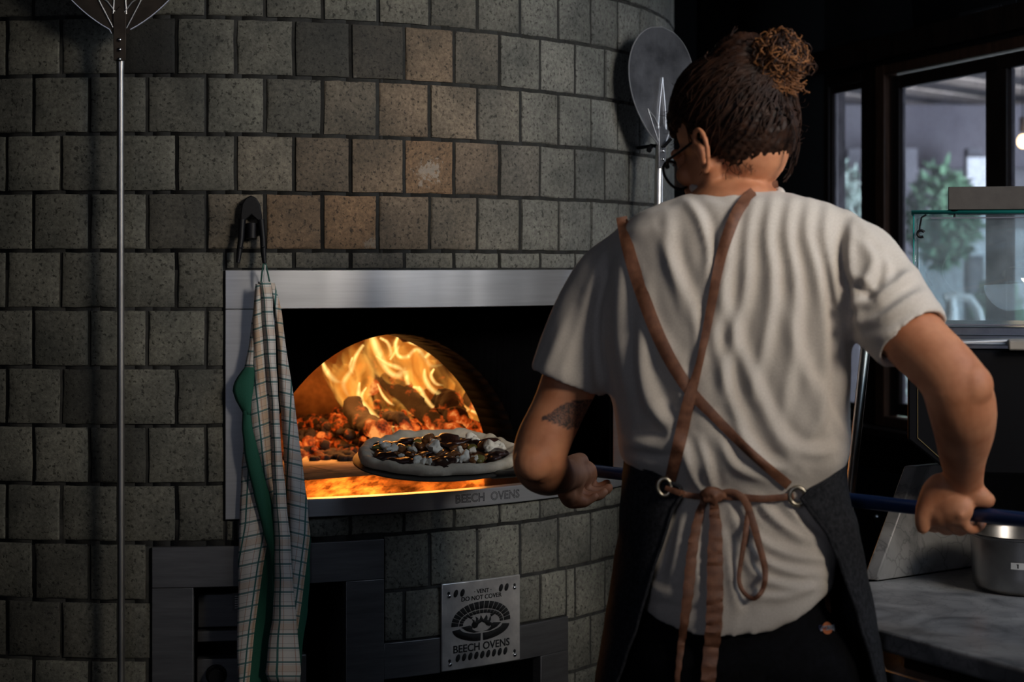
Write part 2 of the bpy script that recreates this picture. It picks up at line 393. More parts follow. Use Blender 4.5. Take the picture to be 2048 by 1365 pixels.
def flame_mat(name, c_core, c_edge, s, a_core, a_edge, ns=3.0, var=.75):
    """flame seen as thin burning sheets: brighter along the sheet's rims"""
    m = bpy.data.materials.new(name); m.use_nodes = True; N = m.node_tree.nodes; L = m.node_tree.links; N.clear()
    out = N.new('ShaderNodeOutputMaterial'); uv = N.new('ShaderNodeUVMap')
    sx = N.new('ShaderNodeSeparateXYZ'); L.new(uv.outputs[0], sx.inputs[0])
    def math_(op, a, b=None):
        q = N.new('ShaderNodeMath'); q.operation = op
        for i, v in enumerate((a, b)):
            if v is None: continue
            if isinstance(v, (int, float)): q.inputs[i].default_value = v
            else: L.new(v, q.inputs[i])
        return q.outputs[0]
    tc = N.new('ShaderNodeTexCoord'); mp = N.new('ShaderNodeMapping'); mp.inputs['Scale'].default_value = (1.6, 1.6, .7); L.new(tc.outputs['Object'], mp.inputs[0])
    n = N.new('ShaderNodeTexNoise'); n.inputs['Scale'].default_value = 10; n.inputs['Detail'].default_value = 1; n.inputs['Distortion'].default_value = .6
    L.new(mp.outputs[0], n.inputs[0])
    u = math_('ABSOLUTE', math_('SUBTRACT', sx.outputs[0], .5)); u = math_('MULTIPLY', u, 2)
    e = math_('POWER', u, ns)
    fall = math_('SUBTRACT', 1.0, math_('POWER', u, 5))
    vv = math_('SUBTRACT', 1.0, math_('POWER', sx.outputs[1], 2.2))
    nn = N.new('ShaderNodeMapRange'); nn.inputs[1].default_value = .35; nn.inputs[2].default_value = .65; L.new(n.outputs[0], nn.inputs[0])
    mc = N.new('ShaderNodeMix'); mc.data_type = 'RGBA'; L.new(e, mc.inputs[0]); mc.inputs[6].default_value = (*c_core, 1); mc.inputs[7].default_value = (*c_edge, 1)
    em = N.new('ShaderNodeEmission'); L.new(mc.outputs[2], em.inputs[0])
    L.new(math_('MULTIPLY', math_('ADD', math_('MULTIPLY', nn.outputs[0], .5), .65), s), em.inputs[1])
    tr = N.new('ShaderNodeBsdfTransparent')
    al = math_('ADD', a_core, math_('MULTIPLY', e, a_edge - a_core))
    al = math_('MULTIPLY', math_('MULTIPLY', al, fall), math_('ADD', math_('MULTIPLY', nn.outputs[0], var), 1-var))
    al = math_('MULTIPLY', al, vv)
    ms = N.new('ShaderNodeMixShader'); L.new(al, ms.inputs[0]); L.new(tr.outputs[0], ms.inputs[1]); L.new(em.outputs[0], ms.inputs[2])
    L.new(ms.outputs[0], out.inputs[0])
    return m
M['flame_sheet'] = flame_mat('flame_sheet', (1.0,.30,.03), (1.0,.50,.09), 1.5, .26, .78, 2.2)
M['flame_hot'] = flame_mat('flame_rib', (1.0,.66,.20), (1.0,.36,.05), 1.9, .92, .25, 1.3, .2)

def cloth_mat():
    m = mat('checked_tea_towel', (.6,.6,.58), .9); N, L, b = nodes(m)
    uv = N.new('ShaderNodeUVMap'); sx = N.new('ShaderNodeSeparateXYZ'); L.new(uv.outputs[0], sx.inputs[0])
    base = N.new('ShaderNodeRGB'); base.outputs[0].default_value = (.56,.53,.49,1); src = base.outputs[0]
    def band(axis, per, off, w, col, a):
        nonlocal src
        q = N.new('ShaderNodeMath'); q.operation = 'ADD'; q.inputs[1].default_value = -off + 100*per; L.new(sx.outputs[axis], q.inputs[0])
        md = N.new('ShaderNodeMath'); md.operation = 'MODULO'; md.inputs[1].default_value = per; L.new(q.outputs[0], md.inputs[0])
        lt = N.new('ShaderNodeMath'); lt.operation = 'LESS_THAN'; lt.inputs[1].default_value = w; L.new(md.outputs[0], lt.inputs[0])
        ml = N.new('ShaderNodeMath'); ml.operation = 'MULTIPLY'; ml.inputs[1].default_value = a; L.new(lt.outputs[0], ml.inputs[0])
        mx = N.new('ShaderNodeMix'); mx.data_type = 'RGBA'; L.new(ml.outputs[0], mx.inputs[0]); L.new(src, mx.inputs[6]); mx.inputs[7].default_value = (*col, 1); src = mx.outputs[2]
    band(0, .072, .006, .012, (.50,.27,.09), .50); band(1, .0786, .008, .012, (.45,.30,.18), .40)
    band(0, .018, .008, .0014, (.30,.13,.07), .6); band(1, .0131, .006, .0013, (.14,.17,.17), .45)
    band(0, .036, .0, .0030, (.015,.10,.09), .95); band(1, .0262, .0, .0036, (.03,.12,.12), .85)
    # woven green border
    gt = N.new('ShaderNodeMath'); gt.operation = 'GREATER_THAN'; gt.inputs[1].default_value = .30; L.new(sx.outputs[0], gt.inputs[0])
    mx = N.new('ShaderNodeMix'); mx.data_type = 'RGBA'; L.new(gt.outputs[0], mx.inputs[0]); L.new(src, mx.inputs[6]); mx.inputs[7].default_value = (.008,.078,.048,1); src = mx.outputs[2]
    L.new(src, b.inputs['Base Color'])
    tc = N.new('ShaderNodeTexCoord'); n = N.new('ShaderNodeTexNoise'); n.inputs['Scale'].default_value = 700; L.new(tc.outputs['Object'], n.inputs[0])
    bp = N.new('ShaderNodeBump'); bp.inputs['Strength'].default_value = .4; bp.inputs['Distance'].default_value = .0008
    L.new(n.outputs[0], bp.inputs['Height']); L.new(bp.outputs[0], b.inputs['Normal'])
    return m
M['towel'] = cloth_mat()
M['towel_hem'] = mat('green_cotton_loop', (.03,.10,.08), .9)

M['shirt'] = noisy('off_white_cotton', (.49,.44,.385), (.56,.51,.45), 400, (.9,.97), 0, .3, .0006, detail=2, Sheen_Weight=.15)
def skin_mat():
    m = mat('skin', (.42,.20,.12), .62, Subsurface_Weight=.12, Subsurface_Radius=(.012,.005,.003), Subsurface_Scale=1.0); N, L, b = nodes(m)
    tc = N.new('ShaderNodeTexCoord')
    n = N.new('ShaderNodeTexNoise'); n.inputs['Scale'].default_value = 22; n.inputs['Detail'].default_value = 6; L.new(tc.outputs['Object'], n.inputs[0])
    r = ramp(N, [(.35, (.40,.148,.066)), (.65, (.56,.245,.125))]); L.new(n.outputs[0], r.inputs[0])
    at = N.new('ShaderNodeVertexColor'); at.layer_name = 'ink'
    n2 = N.new('ShaderNodeTexNoise'); n2.inputs['Scale'].default_value = 130; n2.inputs['Detail'].default_value = 2; n2.inputs['Distortion'].default_value = 2.5; L.new(tc.outputs['Object'], n2.inputs[0])
    r2 = ramp(N, [(.46, (.95,.95,.95)), (.54, (.62,.62,.62))]); L.new(n2.outputs[0], r2.inputs[0])
    q = N.new('ShaderNodeMath'); q.operation = 'MULTIPLY'; L.new(at.outputs[0], q.inputs[0]); L.new(r2.outputs[0], q.inputs[1])
    mx = N.new('ShaderNodeMix'); mx.data_type = 'RGBA'; L.new(q.outputs[0], mx.inputs[0]); L.new(r.outputs[0], mx.inputs[6]); mx.inputs[7].default_value = (.030,.024,.026,1)
    L.new(mx.outputs[2], b.inputs['Base Color'])
    n3 = N.new('ShaderNodeTexNoise'); n3.inputs['Scale'].default_value = 320; n3.inputs['Detail'].default_value = 3; L.new(tc.outputs['Object'], n3.inputs[0])
    bp = N.new('ShaderNodeBump'); bp.inputs['Strength'].default_value = .25; bp.inputs['Distance'].default_value = .0008
    L.new(n3.outputs[0], bp.inputs['Height']); L.new(bp.outputs[0], b.inputs['Normal'])
    return m
M['skin'] = skin_mat()
M['hair'] = noisy('dark_brown_hair', (.009,.0035,.0018), (.034,.013,.006), 60, (.5,.65), 0, .3, .002, Specular_IOR_Level=.25)
M['hair_light'] = noisy('lit_brown_curls', (.045,.015,.005), (.30,.125,.042), 50, (.45,.6), Specular_IOR_Level=.25)  # reddish-brown curls; colour raised to carry the light on the bun
M['lens'] = mat('spectacle_lens', (.9,.95,.95), .03, 0, Transmission_Weight=1.0, IOR=1.1)

def glass_mat(name, tint, rough=0.0, haze=.0, haze_col=(.5,.52,.55), alpha=.85):
    """thin pane: mostly clear, a little reflective, with a diffuse veil that adds pale haze"""
    m = bpy.data.materials.new(name); m.use_nodes = True; N = m.node_tree.nodes; L = m.node_tree.links; N.clear()
    out = N.new('ShaderNodeOutputMaterial'); tr = N.new('ShaderNodeBsdfTransparent'); tr.inputs[0].default_value = (*tint, 1)
    gl = N.new('ShaderNodeBsdfGlossy'); gl.inputs['Roughness'].default_value = rough + .02
    df = N.new('ShaderNodeBsdfDiffuse'); df.inputs[0].default_value = (*haze_col, 1)
    tl = N.new('ShaderNodeBsdfTranslucent'); tl.inputs[0].default_value = (*haze_col, 1)
    ad = N.new('ShaderNodeAddShader'); L.new(df.outputs[0], ad.inputs[0]); L.new(tl.outputs[0], ad.inputs[1])
    m1 = N.new('ShaderNodeMixShader'); m1.inputs[0].default_value = .06; L.new(tr.outputs[0], m1.inputs[1]); L.new(gl.outputs[0], m1.inputs[2])
    m2 = N.new('ShaderNodeMixShader'); L.new(m1.outputs[0], m2.inputs[1]); L.new(ad.outputs[0], m2.inputs[2])
    tc = N.new('ShaderNodeTexCoord'); n = N.new('ShaderNodeTexNoise'); n.inputs['Scale'].default_value = 5; n.inputs['Detail'].default_value = 12; n.inputs['Roughness'].default_value = .8
    L.new(tc.outputs['Object'], n.inputs[0])
    mr = N.new('ShaderNodeMapRange'); mr.inputs[1].default_value = .4; mr.inputs[2].default_value = .75; mr.inputs[3].default_value = haze*.45; mr.inputs[4].default_value = haze*1.8
    L.new(n.outputs[0], mr.inputs[0]); L.new(mr.outputs[0], m2.inputs[0]); L.new(m2.outputs[0], out.inputs[0])
    return m
M['pane'] = glass_mat('hazy_window_glass', (.86,.88,.92), .0, .16, (.42,.40,.46))  # haze over the outside view, painted as a veil on the pane
M['case_glass'] = glass_mat('display_case_glass', (.88,.93,.93), .0, .15, (.55,.60,.64))  # pale veil added to brighten the view through the case
M['glass_edge'] = mat('green_glass_edge', (.02,.22,.20), .15, 0, Emission_Strength=0.0)

# ------------------------------------------------------------------ geometry of the oven tower
CX, CYY, RT = -.7118, 4.4154, 1.1154
def cyl(th, z, r=0.0):
    rr = RT + r
    return Vector((CX + rr*math.sin(th), CYY - rr*math.cos(th), H + z))
DA = .099; TW = DA*RT; A0 = -.1769; Z0 = .1431*3.3
TH0, TH1 = .152, 1.06
openings = [(TH0, TH1, -.4785, -.006), (.030, .427, -1.2, -.5285), (.427, .835, -1.2, -.732)]

def th_of_px(px):
    lo, hi = -1.2, 1.3
    for _ in range(50):
        md = (lo+hi)/2; p = cyl(md, 0)
        if 1024 + F*p.x/p.y < px: lo = md
        else: hi = md
    return lo
def z_of(px, py):
    p = cyl(th_of_px(px), 0); return (CY-py)/F*p.y

oven = empty('pizza_oven', (CX, CYY, 0), 'large round oven tower clad in grey stone tiles with a steel framed mouth', 'oven')

STAINS = [(858,345,40,.55), (742,490,26,.35), (705,160,16,.3)]
M['tile'] = stone_tile()
# structure ------------------------------------------------------------
b = MB(); b.box((-4, -1, -.05), (5, 6.6, 0)); struct('floor', b, noisy('dark_floor', (.02,.02,.02), (.04,.038,.035), 6, (.5,.7)))
b = MB(); b.box((-4, 1.2, 2.75), (2.6, 6.6, 2.8)); struct('ceiling', b, M['black_wall'])
b = MB(); b.box((-4, 6.3, 0), (1.2, 6.4, 2.75)); struct('wall_back', b, M['black_wall'])
b = MB(); b.box((-4.05, 1.2, 0), (-3.95, 6.4, 2.75)); struct('wall_left', b, M['black_wall'])

# tower core and tiles
def rect_minus(r, o):
    a0, a1, c0, c1 = r; b0, b1, d0, d1 = o
    if a1 <= b0 or a0 >= b1 or c1 <= d0 or c0 >= d1: return [r]
    out = []
    if a0 < b0: out.append((a0, b0, c0, c1))
    if a1 > b1: out.append((b1, a1, c0, c1))
    m0, m1 = max(a0, b0), min(a1, b1)
    if c1 > d1: out.append((m0, m1, d1, c1))
    if c0 < d0: out.append((m0, m1, c0, d0))
    return out

dark_spots = [(640,95,60,60,.30),(755,95,60,50,.42),(290,60,80,70,.35),(350,430,55,60,.6),(220,780,70,80,.42),(230,880,60,60,.5),(590,215,45,50,.62),(300,120,60,40,.5),(60,1180,200,130,.7),(420,560,50,60,.8),(960,60,0,0,1)]  # dark tiles and stains; the wide lower-left entry paints light falloff into the tint
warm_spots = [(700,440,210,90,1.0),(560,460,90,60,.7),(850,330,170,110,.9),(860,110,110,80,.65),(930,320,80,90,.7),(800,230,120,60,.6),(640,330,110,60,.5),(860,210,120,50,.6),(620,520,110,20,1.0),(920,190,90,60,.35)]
tb = MB(); tcol = []
def tile_piece(a0, a1, z0, z1, col):
    g = .0020; ga = g/RT; bw = .006
    a0 += ga; a1 -= ga; z0 += g; z1 -= g
    if a1-a0 < .006 or z1-z0 < .008: return
    na = max(2, int((a1-a0)/.028)+1); nz = 3
    bwz = min(bw, (z1-z0)*.3); bwa = min(bw/RT, (a1-a0)*.3)
    As = [a0, a0+bwa*.35, a0+bwa] + [a0+bwa+(a1-a0-2*bwa)*k/na for k in range(1, na)] + [a1-bwa, a1-bwa*.35, a1]
    Zs = [z0, z0+bwz*.35, z0+bwz] + [z0+bwz+(z1-z0-2*bwz)*k/nz for k in range(1, nz)] + [z1-bwz, z1-bwz*.35, z1]
    pr = {0: -.012, 1: -.0018}
    jr = random.uniform(-.0012, .0016)
    def hgt(i, n): return pr.get(min(i, n-1-i), 0)
    vs = []; W_, V_ = len(As), len(Zs)
    for j, z in enumerate(Zs):
        for i, a in enumerate(As):
            h = min(hgt(i, W_), hgt(j, V_)); e = h <= -.0018
            w = .0013*noise.noise(Vector((a*60, z*60, 3))) if e else .0008*noise.noise(Vector((a*40, z*40, 9)))
            aa, zz = a, z
            if e: aa += .0012*noise.noise(Vector((z*45, a*3, 5)))/RT*1.5; zz += .0016*noise.noise(Vector((a*45, z*3, 8)))
            vs.append(cyl(aa, zz, h + w + (jr if h > -.01 else 0)))
    fs = [(j*W_+i, j*W_+i+1, (j+1)*W_+i+1, (j+1)*W_+i) for j in range(V_-1) for i in range(W_-1)]
    tb.add(vs, fs); tcol.extend([col]*len(vs))
for row in range(-6, 16):
    zt = Z0 - row*TW; zb = zt - TW
    off = 0 if row % 2 == 1 else .5
    for k in range(-12, 22):
        a0 = A0 + (k-off)*DA; a1 = a0 + DA
        if a0 > 1.95: continue
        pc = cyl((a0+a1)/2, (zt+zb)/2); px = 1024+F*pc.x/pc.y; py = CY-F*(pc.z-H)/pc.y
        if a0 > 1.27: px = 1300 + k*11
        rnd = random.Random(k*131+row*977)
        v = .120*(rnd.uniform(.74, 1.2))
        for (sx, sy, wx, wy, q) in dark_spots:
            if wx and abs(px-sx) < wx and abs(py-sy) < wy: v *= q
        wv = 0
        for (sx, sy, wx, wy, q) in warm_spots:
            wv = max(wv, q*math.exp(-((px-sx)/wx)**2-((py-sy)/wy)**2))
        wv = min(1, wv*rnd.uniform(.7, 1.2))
        cool_light = min(1, max(0, (px-900)/350)) if py < 560 else .35*min(1, max(0, (px-900)/350))  # bluish window light on the tower's right side, put into the tile tint
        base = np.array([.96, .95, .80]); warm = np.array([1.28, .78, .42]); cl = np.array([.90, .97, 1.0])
        c = base*(1-wv)+warm*wv; c = c*(1-.6*cool_light)+cl*.6*cool_light*(1 + .12*cool_light)
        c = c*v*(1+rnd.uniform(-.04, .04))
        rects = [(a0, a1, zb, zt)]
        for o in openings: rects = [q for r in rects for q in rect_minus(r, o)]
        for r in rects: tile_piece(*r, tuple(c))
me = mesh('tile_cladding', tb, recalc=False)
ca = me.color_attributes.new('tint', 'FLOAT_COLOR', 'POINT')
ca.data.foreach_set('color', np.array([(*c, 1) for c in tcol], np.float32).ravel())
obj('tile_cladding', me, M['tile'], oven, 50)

# mortar backing shell with the same openings cut
b = MB()
cuts_a = sorted(set([-1.5 + .06*i for i in range(58)] + [o[0] for o in openings] + [o[1] for o in openings]))
cuts_z = sorted(set([-1.42, 1.25] + [o[2] for o in openings] + [o[3] for o in openings]))
for i in range(len(cuts_a)-1):
    for j in range(len(cuts_z)-1):
        am, zm = (cuts_a[i]+cuts_a[i+1])/2, (cuts_z[j]+cuts_z[j+1])/2
        if any(o[0] < am < o[1] and o[2] < zm < o[3] for o in openings): continue
        q = [cyl(cuts_a[i], cuts_z[j], -.004), cyl(cuts_a[i+1], cuts_z[j], -.004), cyl(cuts_a[i+1], cuts_z[j+1], -.004), cyl(cuts_a[i], cuts_z[j+1], -.004)]
        qi = [cyl(cuts_a[i], cuts_z[j], -.05), cyl(cuts_a[i+1], cuts_z[j], -.05), cyl(cuts_a[i+1], cuts_z[j+1], -.05), cyl(cuts_a[i], cuts_z[j+1], -.05)]
        b.add(q+qi, [(0,1,2,3), (7,6,5,4), (0,4,5,1), (2,6,7,3), (1,5,6,2), (3,7,4,0)])
obj('mortar_backing', b, M['mortar'], oven, None, recalc=False)

# curved sheet pieces on the tower face
def sheet(mb, a0, a1, z0, z1, r0, r1, n=None, mi=0):
    n = n or max(2, int((a1-a0)/.02))
    rs = []
    for i in range(n+1):
        a = a0 + (a1-a0)*i/n
        rs.append([cyl(a, z0, r0), cyl(a, z0, r1), cyl(a, z1, r1), cyl(a, z1, r0)])
    mb.rings(rs, mi)
b = MB()
sheet(b, TH0, TH1, -.080, -.006, -.02, .006)
fr = obj('frame_top_band', b, M['steel'], oven, 30); bevel(fr, .0012)
b = MB(); sheet(b, TH0, .235, -.4785, -.0805, -.02, .006); bevel(obj('frame_side_band', b, M['steel'], oven, 30), .0012)
b = MB(); sheet(b, 1.02, TH1, -.4785, -.0805, -.02, .006); bevel(obj('frame_side_band', b, M['steel'], oven, 30), .0012)
b = MB(); sheet(b, .2352, 1.0198, -.4785, -.444, -.02, .009); lip = bevel(obj('sill_lip', b, M['steel'], oven, 30), .0015)

# axis frame of the mouth
THC = .606; NX, NY = math.sin(THC), -math.cos(THC); F0 = (CX+RT*NX, CYY+RT*NY)
HZ = -.444
def AX(t, s, h): return Vector((F0[0] + t*math.cos(THC) - s*NX, F0[1] + t*math.sin(THC) - s*NY, H+HZ+h))

# steel sill between lip and arch
b = MB(); n = 30; top = []
for i in range(n+1):
    a = .2352 + (1.0198-.2352)*i/n; p = cyl(a, 0, -.018)
    t = (p.x-F0[0])*math.cos(THC)+(p.y-F0[1])*math.sin(THC)
    s = -((p.x-F0[0])*NX+(p.y-F0[1])*NY)
    top.append([AX(t, s, 0), AX(t, .315, 0), AX(t, .315, -.02), AX(t, s, -.02)])
b.rings(top); obj('sill', b, M['sill'], oven, 30)

# black hood box around the arch
ARW, ARH = .325, .302
def arch_h(t): 
    q = min(1, abs(t)/ARW); return ARH*(1-q**1.9)**.56
b = MB(); S1 = .305; TW2 = .47; topz = -.078-HZ
# facade with arch hole
n = 40; ts = [-ARW*math.cos(math.pi*i/n) for i in range(n+1)]
for i in range(n):
    t0, t1 = ts[i], ts[i+1]
    h0, h1 = arch_h(t0), arch_h(t1)
    for s0, s1, top_ in ((S1, S1, True),):
        b.add([AX(t0, S1, h0), AX(t1, S1, h1), AX(t1, S1, topz), AX(t0, S1, topz)], [(0,1,2,3)])
    b.add([AX(t0, S1, h0), AX(t1, S1, h1), AX(t1, S1+.13, h1), AX(t0, S1+.13, h0)], [(0,3,2,1)])
b.add([AX(-TW2, S1, 0), AX(-ARW, S1, 0), AX(-ARW, S1, topz), AX(-TW2, S1, topz)], [(0,1,2,3)])
b.add([AX(ARW, S1, 0), AX(TW2, S1, 0), AX(TW2, S1, topz), AX(ARW, S1, topz)], [(0,1,2,3)])
b.add([AX(-TW2, .14, 0), AX(-TW2, S1, 0), AX(-TW2, S1, topz), AX(-TW2, .14, topz)], [(0,1,2,3)])
b.add([AX(TW2, .14, 0), AX(TW2, S1, 0), AX(TW2, S1, topz), AX(TW2, .14, topz)], [(0,3,2,1)])
for i in range(20):
    t0, t1 = -TW2+2*TW2*i/20, -TW2+2*TW2*(i+1)/20; s_ = lambda t: RT-math.sqrt(RT*RT-t*t)+.028
    b.add([AX(t0, s_(t0), topz+.004), AX(t1, s_(t1), topz+.004), AX(t1, S1, topz+.004), AX(t0, S1, topz+.004)], [(0,1,2,3)])
ho = obj('arch_hood', b, M['black_paint'], oven, None, recalc=False)
m = ho.modifiers.new('s', 'SOLIDIFY'); m.thickness = .004; m.offset = 0

# dome and hearth floor
b = MB(); DR, DH = .80, .43
rs = []; n = 72
for k in range(13):
    a = math.pi/2*k/13
    rs.append([Vector((CX + DR*math.cos(a)*math.sin(q), CYY - DR*math.cos(a)*math.cos(q), H+HZ+DH*math.sin(a)**.8 if k else H+HZ)) for q in [2*math.pi*i/n for i in range(n)]])
nb = len(rs[0]); vs = [p for r in rs for p in r]; vs.append(Vector((CX, CYY, H+HZ+DH))); fs = []
def in_mouth(ps):
    c = sum(ps, Vector())/len(ps); t = (c.x-F0[0])*math.cos(THC)+(c.y-F0[1])*math.sin(THC); s = -((c.x-F0[0])*NX+(c.y-F0[1])*NY)
    return s < .8 and abs(t) < ARW+.02 and c.z-H-HZ < arch_h(t*.93)+.02
for k in range(12):
    for i in range(n):
        f = (k*n+i, k*n+(i+1) % n, (k+1)*n+(i+1) % n, (k+1)*n+i)
        if not in_mouth([vs[q] for q in f]): fs.append(f)
for i in range(n): fs.append((12*n+i, 12*n+(i+1) % n, 13*n))
b.add(vs, fs); 
dm = obj('dome', b, M['firebrick'], oven, 60); m = dm.modifiers.new('s', 'SOLIDIFY'); m.thickness = .02; m.offset = 1
b = MB(); pf = []
for i in range(96):
    q = 2*math.pi*i/96; t, s = .87*math.sin(q), RT - .87*math.cos(q); pf.append(AX(t, max(s, .316), .001))
b.add(pf, [tuple(range(96))])
ff = obj('hearth_floor', b, M['hearth'], oven, None, recalc=False)
m = ff.modifiers.new('s', 'SOLIDIFY'); m.thickness = .03; m.offset = -1

# text helpers
def text_mesh(body, size, bold=0.0, outline=0.0, spacing=1.0):
    cu = bpy.data.curves.new('t', 'FONT'); cu.body = body; cu.size = size; cu.align_x = 'CENTER'; cu.align_y = 'CENTER'
    cu.space_character = spacing; cu.offset = bold; cu.resolution_u = 3
    if outline: cu.fill_mode = 'NONE'; cu.bevel_depth = outline; cu.bevel_resolution = 0
    else: cu.extrude = .0004
    o = bpy.data.objects.new('t', cu); COL.objects.link(o)
    dg = bpy.context.evaluated_depsgraph_get(); dg.update()
    me = bpy.data.meshes.new_from_object(o.evaluated_get(dg)); bpy.data.objects.remove(o); bpy.data.curves.remove(cu)
    return me
def bend(me, a_c, z_c, r, sx=1.0, skew=0):
    a = co_of(me); out = np.empty_like(a)
    for i, (x, y, z) in enumerate(a):
        p = cyl(a_c + x*sx/RT, z_c + y, r + z); out[i] = p
    set_co(me, out); return me
M['engraved'] = mat('etched_dark_line', (.03,.03,.032), .5, .6)
M['black_void'] = mat('black_cutout', (.0015,.0015,.0015), .9)
me = bend(text_mesh('BEECH  OVENS', .0235, 0, .00055, 1.02), (th_of_px(900)+th_of_px(1038))/2, -.4615, .0092, .98)
obj('engraved_lettering', me, M['engraved'], oven, None)

# lower service opening: frame, panels, knob
ZT = -.5285
b = MB(); sheet(b, .030, .427, ZT-.077, ZT, -.02, .005); bevel(obj('service_frame_top', b, M['steel_dark'], oven, 30), .001)
b = MB(); sheet(b, .030, .099, -1.2, ZT-.0775, -.02, .005); bevel(obj('service_frame_side', b, M['steel_dark'], oven, 30), .001)
b = MB(); sheet(b, .358, .427, -1.2, ZT-.0775, -.02, .005); bevel(obj('service_frame_side', b, M['steel_dark'], oven, 30), .001)
b = MB(); sheet(b, .427, .835, -.802, -.732, -.02, .004); bevel(obj('lower_band', b, M['steel_dark'], oven, 30), .001)
b = MB(); sheet(b, .76, .835, -1.2, -.8025, -.02, .004); bevel(obj('lower_band_leg', b, M['steel_dark'], oven, 30), .001)
b = MB(); sheet(b, .02, .85, -1.25, -.5, -.22, -.20)
sheet(b, .02, .04, -1.25, -.5, -.2, -.02); sheet(b, .42, .44, -1.25, -.5, -.2, -.02); sheet(b, .82, .85, -1.25, -.5, -.2, -.02); sheet(b, .02, .85, -1.26, -1.2, -.2, -.02); sheet(b, .02, .85, -.515, -.50, -.2, -.02)
obj('service_cavity', b, M['cavity'], oven, 30)
b = MB(); sheet(b, .10, .30, -.70, -.635, -.10, -.085); bevel(obj('burner_cover', b, M['steel_dark'], oven, 30), .002)
b = MB(); sheet(b, .10, .24, -.725, -.703, -.09, -.07); sheet(b, .10, .30, -1.1, -.755, -.09, -.06); bevel(obj('control_panel', b, M['steel_dark'], oven, 30), .002)
b = MB(); c = cyl(.135, -.785, -.058); nrm = Vector((math.sin(.135), -math.cos(.135), 0)); b.disc(c, nrm, .0155, .022); b.disc(c, nrm, .020, .005)
bevel(obj('control_knob', b, M['black_plastic'], oven, 30), .002)
b = MB(); sheet(b, .165, .215, -.668, -.634, -.0845, -.083); obj('rating_label', b, mat('faded_label', (.10,.10,.10), .6), oven, 30)
lb = MB()
for i in range(6): sheet(lb, .169, .205-.004*(i % 2), -.641-.0045*i, -.6395-.0045*i, -.083, -.0827)
obj('rating_label_print', lb, M['white_card'], oven, 30)

# vent plate
VA0, VA1, VZ0, VZ1 = th_of_px(879), th_of_px(1034), -.799, -.6255
VAC, VZC = (VA0+VA1)/2, (VZ0+VZ1)/2; VW = (VA1-VA0)*RT; VH = VZ1-VZ0
b = MB(); sheet(b, VA0, VA1, VZ0, VZ1, .004, .010, 20)
vent = obj('vent_plate', b, M['steel_plate'], oven, 30); bevel(vent, .002, 3)
def vp(x, y, r=.0104): # plate coordinates 0..1
    return cyl(VA0+(VA1-VA0)*x, VZ0+VH*y, r)
# positions measured over the plate (x right, y up, fractions)
def poly_on_plate(mb, pts, r0=.0101, r1=.0108):
    n = len(pts); lo = [vp(x, y, r0) for x, y in pts]; hi = [vp(x, y, r1) for x, y in pts]
    mb.add(lo+hi, [tuple(range(n, 2*n))] + [(i, (i+1) % n, n+(i+1) % n, n+i) for i in range(n)])
b = MB()
def slot(x, y, w=.026, h=.044, tilt=.35):
    poly_on_plate(b, [(x + w*math.cos(q) + tilt*h*math.sin(q)*.6, y + h*math.sin(q)) for q in [2*math.pi*i/16 for i in range(16)]])
for x in (.165, .245): slot(x, .875)
for x in (.735, .81): slot(x, .875)
for i in range(9): slot(.19 + i*.0755, .135)
for x, y in ((.08,.885),(.92,.885),(.09,.115),(.92,.115)): slot(x, y, .016, .02, 0)
obj('vent_slots', b, M['black_void'], vent, None)
# emblem: arched vault of blocks over a hearth with a flame
b = MB(); ex, ey = .485, .49
def lens_pt(u, k):  # u -1..1 along the eye; k shape height
    return u
def ell(a, rx, ry, up=True): return (ex + rx*math.cos(a), ey + ry*math.sin(a)*(1 if up else -1))
def eye_top(q, rx, ry): return (ex - rx*math.cos(q), ey + .0 + ry*math.sin(q)**.85)
nb_ = 17
for (ri, ro, hi_, ho_) in ((.292, .375, .175, .262), (.235, .28, .125, .165)):
    for i in range(nb_):
        q0 = math.pi*(i+.07)/nb_; q1 = math.pi*(i+.93)/nb_; qs = [q0+(q1-q0)*k/4 for k in range(5)]
        poly_on_plate(b, [eye_top(q, ro, ho_) for q in qs] + [eye_top(q, ri, hi_) for q in qs[::-1]])
for s in (-1, 1):
    q = [.06+(.47-.06)*k/10*math.pi/1 for k in range(11)]
    q = [math.pi*(.03 + .455*k/10) for k in range(11)]
    o_ = [(ex + s*.365*math.cos(a), ey-.025-.165*math.sin(a)) for a in q]; i_ = [(ex + s*.27*math.cos(a), ey-.02-.085*math.sin(a)) for a in q]
    poly_on_plate(b, o_ + i_[::-1])
    w = [(ex + s*x, ey+y) for x, y in ((.255,-.012),(.15,.0),(.11,-.02),(.12,-.045),(.075,-.075),(.02,-.085),(.1,-.09),(.19,-.06))]
    poly_on_plate(b, w)
fl = [(-.10,-.055),(-.13,-.01),(-.11,.03),(-.125,.065),(-.09,.045),(-.085,.02),(-.07,.05),(-.08,.09),(-.045,.065),(-.04,.035),(-.02,.06),(-.012,.10),(.01,.06),(.02,.04),(.04,.06),(.06,.095),(.075,.06),(.07,.03),(.09,.02),(.1,.05),(.115,.075),(.12,.03),(.105,.0),(.135,-.015),(.10,-.05),(.06,-.035),(.04,-.005),(.0,.015),(-.04,-.005),(-.06,-.045)]
poly_on_plate(b, [(ex+x, ey+y*.95+.01) for x, y in fl])
poly_on_plate(b, [(ex-.2,ey+.11),(ex-.11,ey+.095),(ex-.13,ey+.07)]); poly_on_plate(b, [(ex+.11,ey+.10),(ex+.2,ey+.105),(ex+.12,ey+.07)])
obj('vault_emblem', b, M['black_void'], vent, None)
for body, x, y, sz, bold in (('· VENT ·', .5, .868, .0118, .0001), ('DO NOT COVER', .485, .797, .0128, .0001), ('BEECH OVENS', .49, .232, .0212, .0003)):
    me = bend(text_mesh(body, sz, bold), VA0+(VA1-VA0)*x, VZ0+VH*y, .0106, 1.0)
    obj('lettering', me, M['black_void'], vent, None)
